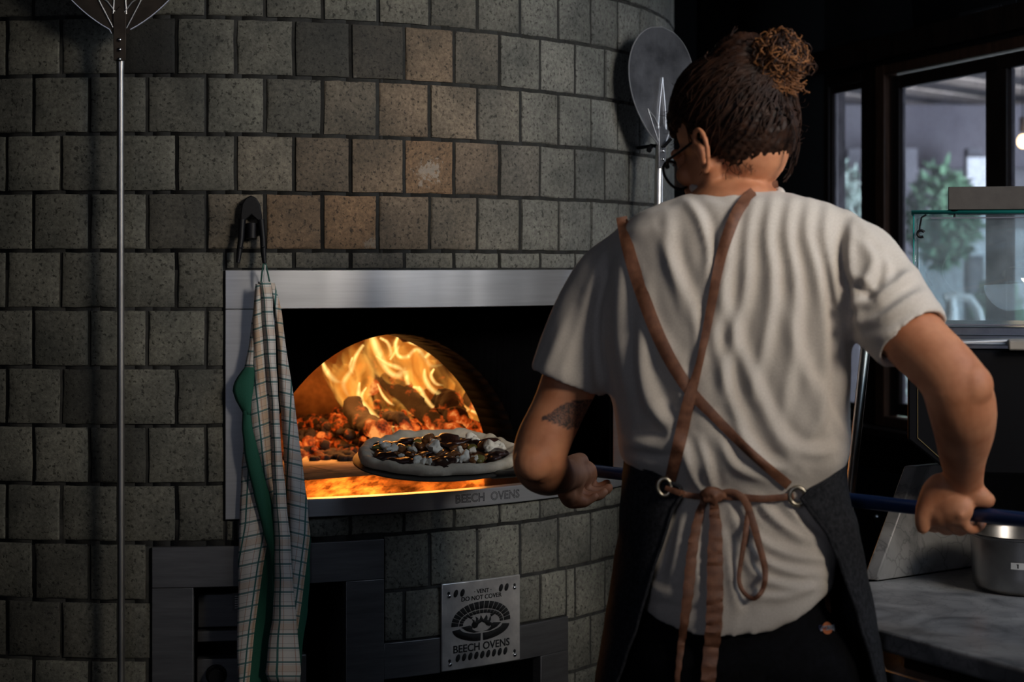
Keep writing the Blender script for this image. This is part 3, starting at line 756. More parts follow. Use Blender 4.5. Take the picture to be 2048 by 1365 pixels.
for x, y in ((.085,.855),(.915,.855),(.095,.075),(.92,.07)):
    b = MB(); p = vp(x, y, .010); nn_ = Vector((math.sin(VAC), -math.cos(VAC), 0))
    b.ball(p, .0045, 14, 8); obj('screw', b, M['chrome'], vent)

# ------------------------------------------------------------------ fire
HE = H + HZ
def on_floor(px, d, h=0): return Vector(((px-1024)/F*d, d, HE + h))
# bed of embers: heap of coals nobody could count
def rock(mb, c, r, seed, mi=0, sq=(1,1,.8)):
    rr = random.Random(seed); o = rr.uniform(0, 99)
    n, m_ = 10, 7; b0 = len(mb.v)
    mb.ball((0,0,0), (r*sq[0], r*sq[1], r*sq[2]), n, m_, mi)
    for i in range(b0, len(mb.v)):
        v = Vector(mb.v[i]); k = 1 + .45*noise.noise(v/r*1.1 + Vector((o, o, o))); mb.v[i] = tuple(Vector(c) + v*k)
b = MB()
for i in range(950):
    px = RNG.uniform(585, 1040); d = RNG.uniform(4.12, 4.75)
    ed = max(0, 1-((px-790)/250)**2)
    hmax = .10*ed*(1-((d-4.45)/.42)**2)
    r = RNG.uniform(.006, .018)
    rock(b, on_floor(px, d, max(.006, RNG.uniform(.2, 1)*hmax)), r, i)
em = obj('ember_bed', b, M['ember'], None, 60, recalc=False)
tag(em, 'glowing orange bed of embers and charcoal at the back of the oven', 'embers', kind='stuff')
b = MB()
for i in range(230):
    px = RNG.uniform(560, 1060); d = RNG.uniform(3.98, 4.2); r = RNG.uniform(.006, .017)
    rock(b, on_floor(px, d, .006), r, i+900, sq=(1,1,.6))
tag(obj('ash_and_cinders', b, M['ember_dim'], None, 60, recalc=False), 'dark cinders and ash fringing the front of the ember bed', 'cinders', kind='stuff')

def log(name, p0, p1, r, label, seed, mt='log'):
    b = MB(); p0, p1 = Vector(p0), Vector(p1); n, m_ = 18, 26; rs = []
    ax = (p1-p0).normalized(); u = ax.cross(Vector((0, 0, 1))).normalized(); w = u.cross(ax)
    for k in range(m_+1):
        t = k/m_; c = p0.lerp(p1, t) + w*.012*math.sin(t*5+seed)
        e = min(1, t*9+.55, (1-t)*9+.55)
        rs.append([c + (u*math.cos(q)+w*math.sin(q))*r*e*(1+.28*noise.noise(Vector((math.cos(q)*1.6+seed, math.sin(q)*1.6, t*9)))+.12*noise.noise(Vector((math.cos(q)*5+seed, math.sin(q)*5, t*24)))) for q in [2*math.pi*i/n for i in range(n)]])
    b.rings(rs); tag(obj(name, b, M[mt], None, 60), label, 'log', 'burning logs in the oven')
def Q(px, py, d): return P(px, py, d)
log('burning_log', Q(765,765,4.32), Q(925,868,4.12), .024, 'long charred log sloping down to the right through the middle of the fire', 1)
log('burning_log', Q(866,745,4.50), Q(1012,835,4.26), .020, 'upper right charred log leaning down toward the oven wall', 2)
log('burning_log', Q(700,805,4.24), Q(765,880,4.08), .026, 'short thick charred log at the left of the fire', 3)
log('burning_log', Q(733,712,4.40), Q(740,790,4.36), .024, 'black upright log end in the middle of the flames', 4)
log('burning_log', Q(772,822,4.16), Q(822,868,4.08), .014, 'small blackened log low in front of the fire', 5)
log('burning_log', Q(880,800,4.24), Q(920,838,4.14), .030, 'blackened stub of log right of the fire centre', 6)

def tongue(mb, pts, wid, d=4.3, curl=.35, uvs=None, n=7, bulge=.25, dd=0.0, sub=8):
    """a burning sheet that follows pts (px,py) at real distance d, with its own curvature in depth"""
    arr = catmull([(x, y, w) for (x, y), w in zip(pts, wid)], sub); m_ = len(arr); b0 = len(mb.v)
    vs = []; uv = []
    ph = random.uniform(0, 6)
    for k, a in enumerate(arr):
        p = np.array(a[:2]); q0 = np.array(arr[max(k-1, 0)][:2]); q1 = np.array(arr[min(k+1, m_-1)][:2])
        t = q1-q0; t /= (np.linalg.norm(t)+1e-6); nn = np.array([-t[1], t[0]])
        dk = d + dd*k/m_ + .03*math.sin(ph+k*.35)
        for j in range(n):
            u = j/(n-1)*2-1; x = p + nn*u*a[2]/2
            depth = dk + bulge*(u*u)*a[2]/F*dk + curl*u*a[2]/F*dk*math.sin(ph+k*.22)
            vs.append(P(x[0], x[1], depth)); uv.append(((u+1)/2, k/(m_-1)))
    fs = [(k*n+j, k*n+j+1, (k+1)*n+j+1, (k+1)*n+j) for k in range(m_-1) for j in range(n-1)]
    mb.add(vs, fs); mb.uvl = getattr(mb, 'uvl', []) + uv
def set_uv(me, uvl):
    l = me.uv_layers.new(name='UVMap'); vi = np.empty(len(me.loops), np.int64); me.loops.foreach_get('vertex_index', vi)
    l.data.foreach_set('uv', np.array(uvl, np.float32)[vi].ravel())
fs_ = MB()
sheets = [
 ([(650,722),(662,745),(690,775),(705,812)], [8,34,44,20]),
 ([(690,700),(700,730),(690,775),(712,830)], [30,60,50,20]),
 ([(716,686),(705,712),(725,750),(720,800)], [10,40,46,26]),
 ([(745,672),(752,705),(775,742),(800,760)], [26,46,40,26]),
 ([(790,668),(770,700),(792,735),(815,770)], [60,80,64,26]),
 ([(840,672),(815,700),(835,735),(845,780)], [40,66,60,24]),
 ([(870,700),(850,722),(872,756),(905,800)], [20,44,44,24]),
 ([(722,760),(720,795),(745,830),(785,868)], [12,34,34,20]),
 ([(760,770),(765,800),(790,820),(815,845)], [12,30,34,20]),
 ([(815,735),(820,765),(832,795),(850,815)], [10,30,28,12]),
 ([(800,800),(835,815),(860,830),(880,850)], [20,30,30,20]),
 ([(885,740),(900,762),(915,790),(940,815)], [10,30,34,20]),
 ([(690,790),(705,820),(735,850),(770,872)], [14,30,36,24]),
 ([(905,800),(935,818),(965,830),(990,838)], [14,22,22,14]),
]
for rep_ in range(2):
    for p, w in sheets: tongue(fs_, [(x+random.uniform(-9, 9)*rep_, y+random.uniform(-7, 7)*rep_) for x, y in p[::-1]], [v*(1.15-.35*rep_) for v in w[::-1]], 4.33 + random.uniform(-.08, .08), bulge=.6)
fm = mesh('flames', fs_, recalc=False); set_uv(fm, fs_.uvl)
flames = obj('flames', fm, M['flame_sheet'], None, None)
tag(flames, 'yellow and orange flames licking up the back of the pizza oven', 'fire', kind='stuff')
ft = MB()
ribs = [
 ([(744,674),(755,701),(766,726),(780,746),(797,752),(806,744),(813,733)], [12,15,13,10,12,12,3]),
 ([(752,712),(775,728),(798,736),(806,742)], [3,7,8,3]),
 ([(727,690),(712,712),(703,740),(689,762),(689,778),(703,802)], [5,7,8,10,9,5]),
 ([(719,765),(717,785),(722,805),(740,825),(760,843),(780,858),(795,868)], [4,8,13,11,10,9,4]),
 ([(733,775),(724,790),(726,805)], [2,6,4]),
 ([(812,742),(815,762),(822,785),(832,798)], [10,9,7,3]),
 ([(826,774),(840,779),(848,793),(862,811),(874,821),(888,832)], [4,9,8,7,6,2]),
 ([(838,773),(842,784)], [3,7]),
 ([(797,672),(791,690),(797,712),(815,714),(825,704),(836,700),(850,716),(862,732),(888,730)], [4,7,7,8,7,8,8,8,2]),
 ([(849,738),(850,757),(862,778),(880,790),(897,797)], [4,8,9,9,4]),
 ([(868,738),(862,752),(872,768),(888,771)], [3,6,6,2]),
 ([(858,705),(866,698),(872,694)], [3,8,3]),
 ([(850,716),(860,706),(872,698)], [5,8,4]),
 ([(644,722),(653,742),(668,760),(684,766)], [4,10,10,4]),
 ([(914,806),(928,818),(942,820)], [7,11,4]),
 ([(942,822),(962,830),(977,836)], [4,8,3]),
 ([(760,676),(775,686),(782,706),(776,716)], [4,6,6,3]),
 ([(800,676),(818,684),(836,690),(845,688)], [3,6,6,3]),
 ([(787,845),(792,856),(800,862)], [5,12,5]),
 ([(755,768),(765,790),(778,805),(790,812)], [2,5,5,2]),
 ([(705,715),(700,735),(708,750)], [3,6,3]),
 ([(780,720),(790,705),(800,690)], [3,6,3]),
]
for p, w in ribs: tongue(ft, p, [v*1.5 for v in w], 4.24 + random.uniform(-.05, .03), n=5, curl=.6)
fm2 = mesh('flame_ribs', ft, recalc=False); set_uv(fm2, ft.uvl)
obj('flame_rib', fm2, M['flame_hot'], flames, None)
def point(name, loc, power, color, r=.05):
    d = bpy.data.lights.new(name, 'POINT'); d.energy = power; d.color = color; d.shadow_soft_size = r
    o = bpy.data.objects.new(name, d); COL.objects.link(o); o.location = loc; return o
point('fire_light', P(790,700,4.30), 7, (1.0,.40,.09), .12)
point('fire_light', P(690,770,4.15), 5, (1.0,.36,.07), .10)
point('fire_light', P(920,780,4.25), 4, (1.0,.36,.07), .10)

# ------------------------------------------------------------------ held peel and pizza
HA = Vector(((1230-1024)/F*3.10, 3.10, H-.366)); HB = Vector(((2048-1024)/F*2.53, 2.53, H-.366))
hd = (HB-HA).normalized()
PC = Vector((-.141, 3.43, H-.374))
tilt = R_(8.0)
PM = Matrix.Translation(PC) @ Matrix.Rotation(math.atan2(hd.y, hd.x), 4, 'Z')
# local x = toward handle, local y = across (away from camera side)
PM = Matrix.Translation(PC) @ Matrix.Rotation(tilt, 4, 'X') @ Matrix.Rotation(math.atan2(hd.y, hd.x), 4, 'Z')
peel = empty('held_pizza_peel', HA, 'long dark blue handled metal pizza peel held across the oven mouth by the person', 'pizza peel')
b = MB(); n = 64; rim = []
def blade_r(q, rx=.172, ry=.170):
    x = rx*math.cos(q); y = ry*math.sin(q)
    return x, y
lo = [PM @ Vector((*blade_r(2*math.pi*i/n), -.0035)) for i in range(n)]
hi = [PM @ Vector((*blade_r(2*math.pi*i/n), -.0012)) for i in range(n)]
up = [PM @ Vector((*blade_r(2*math.pi*i/n, .168, .166), .0)) for i in range(n)]
b.rings([lo, hi, up]); obj('blade', b, M['peel_blade'], peel, 30)
b = MB(); s0 = PM @ Vector((.15, 0, -.006)); s1 = HA - hd*.12
b.tube([s0, s0.lerp(s1, .35)+Vector((0,0,-.002)), s0.lerp(s1, .7), s1, HA-hd*.06], [.012, .010, .0095, .0095, .0095], 14, flat=.7)
bk = obj('neck', b, M['peel_blade'], peel)
b = MB()
b.tube([HA-hd*.10, HA, HB, HB+hd*.45], [.0112]*4, 20); obj('handle', b, M['blue_pole'], peel)
b = MB(); b.tube([HA-hd*.11, HA-hd*.085], [.0128]*2, 20); obj('collar', b, M['steel'], peel)
b = MB(); b.ball(HB+hd*.455, .013, 16, 10); obj('end_cap', b, M['black_plastic'], peel)

pizza = empty('pizza', PC, 'raw topped pizza with a pale dough rim lying on the peel at the oven mouth', 'pizza')
PR = .160
def prim(q): return PR*(1 + .030*math.sin(2*q+1.0) + .022*math.sin(3*q+.4) + .014*math.sin(7*q+2)+.008*math.sin(13*q))
b = MB(); n = 110; rs = []
prof = [(0,-.0005),(.55,-.0005),(.90,-.0005),(.985,.003),(1.0,.010),(.985,.017),(.95,.0205),(.90,.0195),(.85,.0145),(.80,.0100),(.70,.0085),(.35,.0085),(.02,.0085)]
for i, (k, h) in enumerate(prof):
    ring = []
    for j in range(n):
        q = 2*math.pi*j/n; r = prim(q)*max(k, .01)
        hh = h*(1 + (.28*noise.noise(Vector((math.cos(q)*3, math.sin(q)*3, 1))) + .22*noise.noise(Vector((math.cos(q)*9, math.sin(q)*9, h*60))) if h > .002 else 0))
        r *= 1 + .012*noise.noise(Vector((math.cos(q)*10, math.sin(q)*10, i*.5)))
        ring.append(PM @ Vector((r*math.cos(q), r*math.sin(q), hh)))
    rs.append(ring)
b.rings(rs); obj('dough', b, M['dough'], pizza, 60)
b = MB(); n = 90; rs = []
for k, h in ((.80,.0085),(.78,.0125),(.70,.0138),(.5,.0145),(.25,.0145),(.02,.0145)):
    rs.append([PM @ Vector((prim(2*math.pi*j/n)*k*(1+.05*noise.noise(Vector((math.cos(2*math.pi*j/n)*4, math.sin(2*math.pi*j/n)*4, 7))))*math.cos(2*math.pi*j/n), prim(2*math.pi*j/n)*k*math.sin(2*math.pi*j/n), h+.0035*noise.noise(Vector((k*20+j*.5, j*.7, 2))))) for j in range(n)])
b.rings(rs, cap=True); obj('onion_layer', b, M['sauce'], pizza, 60)
def topping(name, x, y, r, sq, mt, seed, z=.018, lumpy=.5):
    b = MB(); b0 = len(b.v); b.ball((0,0,0), (r*sq[0], r*sq[1], r*sq[2]), 14, 9)
    rr = random.Random(seed); o = rr.uniform(0, 50); Rz = Matrix.Rotation(rr.uniform(0, 6.28), 4, 'Z') @ Matrix.Rotation(rr.uniform(-.3, .3), 4, 'X')
    for i in range(len(b.v)):
        v = Vector(b.v[i]); k = 1 + lumpy*noise.noise(v/r*1.3 + Vector((o, o, o))); b.v[i] = tuple(PM @ (Vector((x, y, z)) + Rz @ (v*k)))
    return obj(name, b, M[mt], pizza, 70, recalc=False)
def pp(px, py):   # picture point on the tilted pizza plane
    o = Vector((0, 0, H)); d = Vector(((px-1024)/F, 1, (CY-py)/F)); nrm = (PM.to_3x3() @ Vector((0,0,1))); c = PM @ Vector((0,0,.018))
    t = (c-o).dot(nrm)/d.dot(nrm); p = PM.inverted() @ (o+d*t); return p.x, p.y
def ck(x, y): return math.hypot(x, y) < PR*.80
tops = []
for px, py, r in ((772,897,.012),(785,903,.011),(775,905,.008),(870,902,.015),(865,896,.012),(829,932,.013),(836,938,.008),(803,916,.006),(855,932,.007),(920,905,.008),(930,919,.012),(922,923,.010),(945,905,.008),(984,899,.015),(995,896,.010),(978,903,.009),(1010,900,.008),(912,928,.007),(850,940,.006),(760,895,.008),(940,880,.010),(950,884,.008),(830,894,.006),(902,940,.006),(970,930,.008),(826,903,.008)):
    tops.append(('cheese_crumb', px, py, r, (1,.8,.8), 'cheese', .022, .9))
for px, py, r in ((808,884,.022),(795,888,.016),(768,889,.015),(905,880,.028),(925,884,.020),(885,888,.018),(975,885,.022),(770,915,.024),(795,925,.024),(815,930,.018),(890,936,.026),(915,938,.018),(1005,908,.026),(985,915,.020),(960,888,.014),(850,908,.016),(765,908,.016),(760,920,.014),(895,892,.02)):
    tops.append(('roasted_onion', px, py, r, (1.15,.8,.34), 'topping_dark', .018, .8))
for px, py, r in ((857,881,.016),(838,895,.014),(875,882,.012),(800,900,.016),(882,910,.013),(900,916,.015),(840,918,.013),(872,922,.014),(950,925,.012),(912,912,.012),(962,920,.014),(822,912,.012),(850,926,.012),(788,910,.010),(965,895,.015),(880,928,.012),(930,895,.012),(910,898,.01)):
    tops.append(('glazed_mushroom', px, py, r, (1,.75,.5), 'topping_brown', .020, .7))
for px, py, r in ((962,922,.015),(756,897,.012),(835,886,.010),(942,898,.013),(815,898,.009)):
    tops.append(('green_olive_slice', px, py, r, (1,.8,.4), 'topping_green', .021, .4))
for i, (nm, px, py, r, sq, mt, z, lu) in enumerate(tops):
    x, y = pp(px, py)
    k = PR*.76/max(PR*.76, math.hypot(x, y)); topping(nm, x*k, y*k, r, sq, mt, i, z, lu)

# ------------------------------------------------------------------ hanging peels
def long_peel(name, C, phi, lean, w, h, pole_len, pole_r, label, cat, bracket=True, mt='alu_peel', rivets=((0,-.012),(0,-.030),(0,-.048)), dome=None, roll=0):
    """C: neck point where blade meets pole. blade rises above it. local x = blade width direction"""
    root = empty(name, C, label, cat, 'pizza peels hanging on the oven tower')
    MX = Matrix.Translation(C) @ Matrix.Rotation(phi, 4, 'Z') @ Matrix.Rotation(lean, 4, 'X') @ Matrix.Rotation(roll, 4, 'Y')
    b = MB(); out = []
    n = 60
    for i in range(n+1):
        t = i/n; q = math.pi*(t-.5)  # right side bottom -> top -> left side by symmetry
    pts = []
    for i in range(41):
        s = i/40; z = h*s
        wd = w/2*math.sin(min(1, .07 + s*1.0)**.80*math.pi*.5)**1.0 if s < .62 else None
        pts.append((s, z))
    prof = []
    for s in [k/44 for k in range(45)]:
        u = s
        half = (1-((u-.60)/.60)**2)**.80 if u < .60 else (1-((u-.60)/.40)**2)**.5 if u < 1 else 0
        prof.append((max(half, .10 if u < .5 else 0)*w/2, u*h))
    loop = [(x, z) for x, z in prof] + [(-x, z) for x, z in prof[::-1] if x > 1e-5]
    fr_ = [MX @ Vector((x, -.0012, z)) for x, z in loop]; bk_ = [MX @ Vector((x, .0012, z)) for x, z in loop]
    m_ = len(loop); b.add(fr_+bk_, [tuple(range(m_)), tuple(range(m_, 2*m_))[::-1]] + [(i, m_+i, m_+(i+1) % m_, (i+1) % m_) for i in range(m_)])
    obj('blade', b, M[mt], root, 30)
    b = MB()  # rolled rim
    b.tube([MX @ Vector((x, 0, z)) for x, z in loop[1:]], .0016, 6); obj('rim', b, M['steel'], root)
    if bracket:
        b = MB()
        for pts_ in ([(-.045,.075),(-.022,.058),(-.006,.036),(-.006,.006)], [(.045,.075),(.022,.058),(.006,.036),(.006,.006)], [(0,.150),(.0095,.080),(.012,.036)], [(0,.150),(-.0095,.080),(-.012,.036)], [(-.045,.075),(-.030,.045),(-.012,.010)],[(.045,.075),(.030,.045),(.012,.010)]):
            b.tube([MX @ Vector((x, -.0025, z)) for x, z in pts_], .0016, 8)
        obj('stiffening_rib', b, M['steel'], root)
        b = MB(); pl = [(-.011,-.05),(.011,-.05),(.012,.036),(0,.05),(-.012,.036)]
        fr_ = [MX @ Vector((x, -.005, z)) for x, z in pl]; bk_ = [MX @ Vector((x, -.001, z)) for x, z in pl]
        b.add(fr_+bk_, [(0,1,2,3,4), (9,8,7,6,5)] + [(i, 5+i, 5+(i+1) % 5, (i+1) % 5) for i in range(5)])
        bevel(obj('socket_plate', b, M[mt], root, 30), .001)
        for x, z in rivets:
            b = MB(); b.ball(MX @ Vector((x, -.006, z)), .0042, 12, 8); obj('rivet', b, M['chrome'], root)
    b = MB(); b.tube([MX @ Vector((0, .004, .0)), MX @ Vector((0, .004, -.03)), MX @ Vector((0, .006, -.07)), MX @ Vector((0, .006, -pole_len))], [.009, .009, pole_r, pole_r], 16)
    obj('pole', b, M['alu_pole'], root)
    return root
pz = .430
cx = (240-1024)/F*3.225
long_peel('hanging_pizza_peel', Vector((cx, 3.225, H+pz)), .08, R_(.4), .30, .34, 1.75, .0068,
          'tall steel peel hanging at the far left of the stone oven tower', 'pizza peel', mt='dark_blade')
# the wall hook it hangs from
b = MB(); c = cyl(.02, .75, .0); b.box((cx-.05, 3.235, H+.80), (cx+.05, 3.31, H+.815)); b.tube([Vector((cx-.02, 3.30, H+.79)), Vector((cx-.02, 3.20, H+.79))], .005, 10); b.tube([Vector((cx+.02, 3.30, H+.79)), Vector((cx+.02, 3.20, H+.79))], .005, 10)
C2 = P(1322, 292, 3.80)
long_peel('hanging_pizza_peel', C2, R_(42), R_(-3), .205, .262, 1.3, .009,
          'round aluminium peel head hanging on the tower edge beside the person', 'pizza peel', roll=R_(4))
b = MB(); kk = P(1306, 292, 3.84)
b.tube([cyl(1.10, kk.z-H, -.005), kk, kk+Vector((.02,-.05,-.004)), kk+Vector((.035,-.055,.012))], .004, 10)
b.tube([kk+Vector((-.005,-.02,-.002)), kk+Vector((-.012,-.04,-.012))], .006, 10)
hk = obj('wall_hook', b, M['black_plastic'], None); tag(hk, 'small black hook on the tower edge under the round peel head', 'hook')
# a third pole leaning by the window
root = empty('leaning_pole', P(1640,1500,3.0), 'pale metal pole leaning up beside the window behind the apron', 'pole')
b = MB(); a_, c_ = P(1740, 610, 3.35), P(1700, 990, 3.22); dv = (c_-a_).normalized(); k = (c_.z-.02)/-dv.z
b.tube([a_-dv*.12, a_, c_, c_+dv*k], .0095, 16); obj('shaft', b, M['alu_pole'], root)
b = MB(); b.tube([a_-dv*.15, a_-dv*.115], .0115, 14); obj('end_cap', b, M['black_plastic'], root)

# ------------------------------------------------------------------ clip on the tower and the towel
clip = empty('wall_clip', cyl(th_of_px(502), -.0, .02), 'black plastic spring clip fixed on the tiles above the oven frame', 'clip')
b = MB(); d0 = 3.285
def PX(px, py, off=0): 
    p = cyl(th_of_px(px), 0, off); return P(px, py, p.y)
body = [(482,470),(481,430),(484,408),(492,396),(502,391),(512,396),(520,408),(524,430),(525,470),(518,470),(514,440),(503,430),(492,440),(489,470)]
fr_ = [PX(x, y, .022) for x, y in body]; bk_ = [PX(x, y, .004) for x, y in body]; n = len(body)
b.add(fr_+bk_, [tuple(range(n)), tuple(range(n, 2*n))[::-1]] + [(i, n+i, n+(i+1) % n, (i+1) % n) for i in range(n)])
bevel(obj('back_plate', b, M['black_plastic'], clip, 30), .002)
b = MB(); b.tube([PX(503,448,.012), PX(503,478,.016)], [.012,.010], 16); obj('roller', b, M['black_plastic'], clip)
for xs in ([(484,440),(482,478),(479,500),(476,526)], [(522,440),(526,478),(527,505),(529,527)]):
    b = MB(); b.tube([PX(x, y, .022+.006*i) for i, (x, y) in enumerate(xs)], [.007,.006,.0055,.004], 12); obj('prong', b, M['black_plastic'], clip)
for x, y in ((485,495),(527,494)):
    b = MB(); b.tube([PX(x-3, y, .042), PX(x+3, y, .042)], .0012, 8); obj('pin', b, M['chrome'], clip)

towel = empty('tea_towel', PX(530,560,.04), 'white tea towel with teal checks and green border hanging before the oven', 'towel')
b = MB(); b.tube([PX(522,566,.035), PX(524,545,.040), PX(527,528,.046), PX(531,528,.046), PX(536,548,.040), PX(540,568,.035)], .0016, 8); obj('hanging_loop', b, M['towel_hem'], towel)
b = MB(); b.tube([PX(528,568,.040), PX(529,550,.042), PX(530,530,.046)], .0014, 8); obj('hanging_loop', b, mat('white_tape', (.6,.6,.58), .8), towel)
# panels: left/right outlines (py -> px), depth offset, bulge, uv at corners
tw = MB(); uvl = []
def panel(rows, off, bulge, uvf, nu=14, step=10, fold=(0, 0), seed=0):
    ys = [r[0] for r in rows]; L = [r[1] for r in rows]; Rr = [r[2] for r in rows]
    O = [r[3] if len(r) > 3 else off for r in rows]
    m_ = int((ys[-1]-ys[0])/step)+1; b0 = len(tw.v); vs = []
    for k in range(m_+1):
        y = ys[0] + (ys[-1]-ys[0])*k/m_; l = np.interp(y, ys, L); r = np.interp(y, ys, Rr); o = np.interp(y, ys, O)
        for j in range(nu):
            s = j/(nu-1); x = l+(r-l)*s
            x += 1.5*noise.noise(Vector((seed, y*.02, s)))
            # vertical folds
            wv = math.sin(s*math.pi)*bulge + fold[0]*math.sin(s*math.pi*2*fold[1]+.8*math.sin(y*.004+seed)) + .0012*noise.noise(Vector((s*3+seed, y*.012, 4)))
            yy = y
            vs.append(PX(x, yy, o+wv)); uvl.append(uvf(s, y, x))
    tw.add(vs, [(k*nu+j, k*nu+j+1, (k+1)*nu+j+1, (k+1)*nu+j) for k in range(m_) for j in range(nu-1)])
PXM = 3.27/F   # metres per pixel here
# rear right panel
panel([(566,538,549),(620,548,562),(700,556,572),(800,560,588),(900,568,600),(1000,572,614),(1080,568,620),(1150,562,620),(1230,570,614),(1300,575,604),(1365,570,600),(1460,570,592)], .022, .012,
      lambda s, y, x: (.300 + (x-float(np.interp(y, [566,1070,1197,1300,1460], [640,620,604,590,574])))*PXM, (y-566)*PXM*1.02 - (x-575)*PXM*.25), fold=(.003, 1.0), seed=1)
# rear left panel, lower (checks slant the other way, green border runs down its right)
panel([(690,500,520),(760,497,525),(860,490,540),(960,482,548),(1080,478,552),(1200,476,548),(1300,474,540),(1365,477,536),(1460,480,528)], .020, .010,
      lambda s, y, x: (.300 + (x-float(np.interp(y, [690,1050,1134,1260,1365,1460], [560,541,526,509,499,488])))*PXM, (y-566)*PXM + (x-500)*PXM*.22), fold=(.002, 1.0), seed=2)
# green folded back strip in the middle left
panel([(820,486,500),(860,484,512),(900,488,524),(950,498,536),(1000,510,547),(1060,526,555),(1110,540,558),(1170,549,560)], .040, .006, lambda s, y, x: (.35, y*PXM), nu=8, seed=3)
# left folded wing with green tip
panel([(600,509,528),(650,503,524),(700,497,520),(735,489,519)], .036, .008, lambda s, y, x: ((x-505+(y-600)*.1)*PXM+.02, (y-600)*PXM*1.0+.01), nu=8, seed=4)
panel([(735,489,519),(750,478,520),(768,468,520),(782,466,522),(800,471,515),(830,488,505)], .037, .010, lambda s, y, x: (.35, y*PXM), nu=8, seed=5)
# middle left panel over them
panel([(568,512,530),(640,506,532),(760,508,540),(800,500,548),(860,503,555),(900,514,556),(940,524,557),(1000,543,558),(1040,553,559)], .042, .010,
      lambda s, y, x: ((x-530+(y-566)*-.10)*PXM+.11, (y-566)*PXM + (x-530)*PXM*.35), fold=(.002, 1.0), seed=6)
# centre front roll
panel([(564,517,541,.045),(600,522,545,.048),(680,528,550,.050),(800,540,556,.052),(900,544,562,.052),(1000,546,572,.052),(1080,550,580,.050),(1160,550,585,.050),(1240,545,592,.050),(1300,536,598,.050),(1346,531,602,.050),(1352,533,600,.047),(1365,538,600,.044)], .05, .012,
      lambda s, y, x: ((s-.5)*.045+.24*0+.118, (y-566)*PXM*1.0), nu=12, fold=(.0015, 1.0), seed=7)
me = mesh('cloth', tw, recalc=False); set_uv(me, uvl)
tob = obj('cloth', me, M['towel'], towel, None, recalc=False); m = tob.modifiers.new('s', 'SOLIDIFY'); m.thickness = .0016; m.offset = 0

# ------------------------------------------------------------------ right wall with its windows
EX, EY = .309, -.951; NXR, NYR = -.951, -.309
def WQ(px): k = (px-1024)/F; return (5.17*k-1.028)/(.309+.951*k)
def WP(q, z, o=0): return Vector((1.028+EX*q+NXR*o, 5.17+EY*q+NYR*o, H+z))   # o: metres into the room
def wbox(mb, q0, q1, z0, z1, o0, o1, mi=0):
    vs = [WP(q, z, o) for z in (z0, z1) for q, o in ((q0,o0),(q1,o0),(q1,o1),(q0,o1))]
    mb.add(vs, [(0,3,2,1),(4,5,6,7),(0,1,5,4),(1,2,6,5),(2,3,7,6),(3,0,4,7)], mi)
ZTp, ZBt = .55, -.428
qL0, qL1 = WQ(1657), WQ(1722); qa, qb = WQ(1757), 1.35
b = MB()
wbox(b, -1.15, qL0-.03, -H, 2.75-H, -.03, 0); wbox(b, qL0-.03, 1.42, ZTp+.03, 2.75-H, -.03, 0)
wbox(b, qL0-.03, 1.42, -H, ZBt-.03, -.03, 0); wbox(b, 1.38, 3.2, -H, 2.75-H, -.03, 0)
struct('wall_right', b, M['black_wall'], ang=None)
def frame_box(name, parts, mt, parent=None, bw=.003):
    b = MB()
    for p in parts: wbox(b, *p)
    o = obj(name, b, mt, parent, 30); bevel(o, bw); return o
w1 = frame_box('window_1', [(qL0-.03, qL0, ZBt-.03, ZTp+.03, -.034, .001), (qL1, qL1+.02, ZBt-.03, ZTp+.03, -.034, .001), (qL0, qL1, ZTp, ZTp+.03, -.034, .001), (qL0, qL1, ZBt-.03, ZBt, -.034, .001)], M['wood_dark']); w1['kind'] = 'structure'
frame_box('sash', [(qL0+.001, qL0+.012, ZBt+.001, ZTp-.001, -.026, -.006), (qL0+.012, qL1-.001, ZTp-.022, ZTp-.001, -.026, -.006), (qL0+.012, qL1-.001, ZBt+.001, ZBt+.022, -.026, -.006)], M['wood_dark'], w1)
b = MB(); wbox(b, qL0+.01, qL1, ZBt+.01, ZTp-.01, -.018, -.015); obj('window_pane', b, M['pane'], w1, None)
post = frame_box('trim_1', [(qL1+.021, qa, ZBt-.03, ZTp+.03, -.034, .006)], M['wood_dark'])
post['kind'] = 'structure'
w2 = frame_box('window_2', [(qa+.001, WQ(1775), ZBt-.03, ZTp+.03, -.034, .012), (WQ(1775), qb, ZTp, ZTp+.03, -.034, .012), (WQ(1775), qb, ZBt-.03, ZBt, -.034, .012), (qb, qb+.05, ZBt-.03, ZTp+.03, -.034, .012)], M['wood_warm']); w2['kind'] = 'structure'
qs = WQ(1779); q2 = WQ(1795)
frame_box('sash', [(qs, q2, ZBt+.005, ZTp-.005, -.028, -.004), (q2, qb-.005, ZTp-.042, ZTp-.005, -.028, -.004), (q2, qb-.005, ZBt+.005, ZBt+.04, -.028, -.004), (WQ(1969), WQ(2011), ZBt+.04, ZTp-.042, -.030, -.002)], M['wood_dark'], w2)
b = MB(); wbox(b, q2-.005, WQ(1970), ZBt+.035, ZTp-.035, -.018, -.015); obj('window_pane', b, M['pane'], w2, None)
b = MB(); wbox(b, WQ(2010), qb-.01, ZBt+.035, ZTp-.035, -.018, -.015); obj('window_pane', b, M['pane'], w2, None)
t2 = frame_box('trim_2', [(-.6, 1.9, ZTp+.045, ZTp+.11, .001, .03)], M['wood_dark']); t2['kind'] = 'structure'
t3 = frame_box('trim_3', [(-.3, 1.9, ZBt-.055, ZBt-.031, .001, .06)], M['wood_dark']); t3['kind'] = 'structure'
b = MB()
for i in range(6): wbox(b, -.9, 2.0, ZBt-.06-.075*(i+1), ZBt-.06-.075*i-.004, .001, .012)
t4 = obj('trim_4', b, M['wood_dark'], None, 30); bevel(t4, .002); t4['kind'] = 'structure'
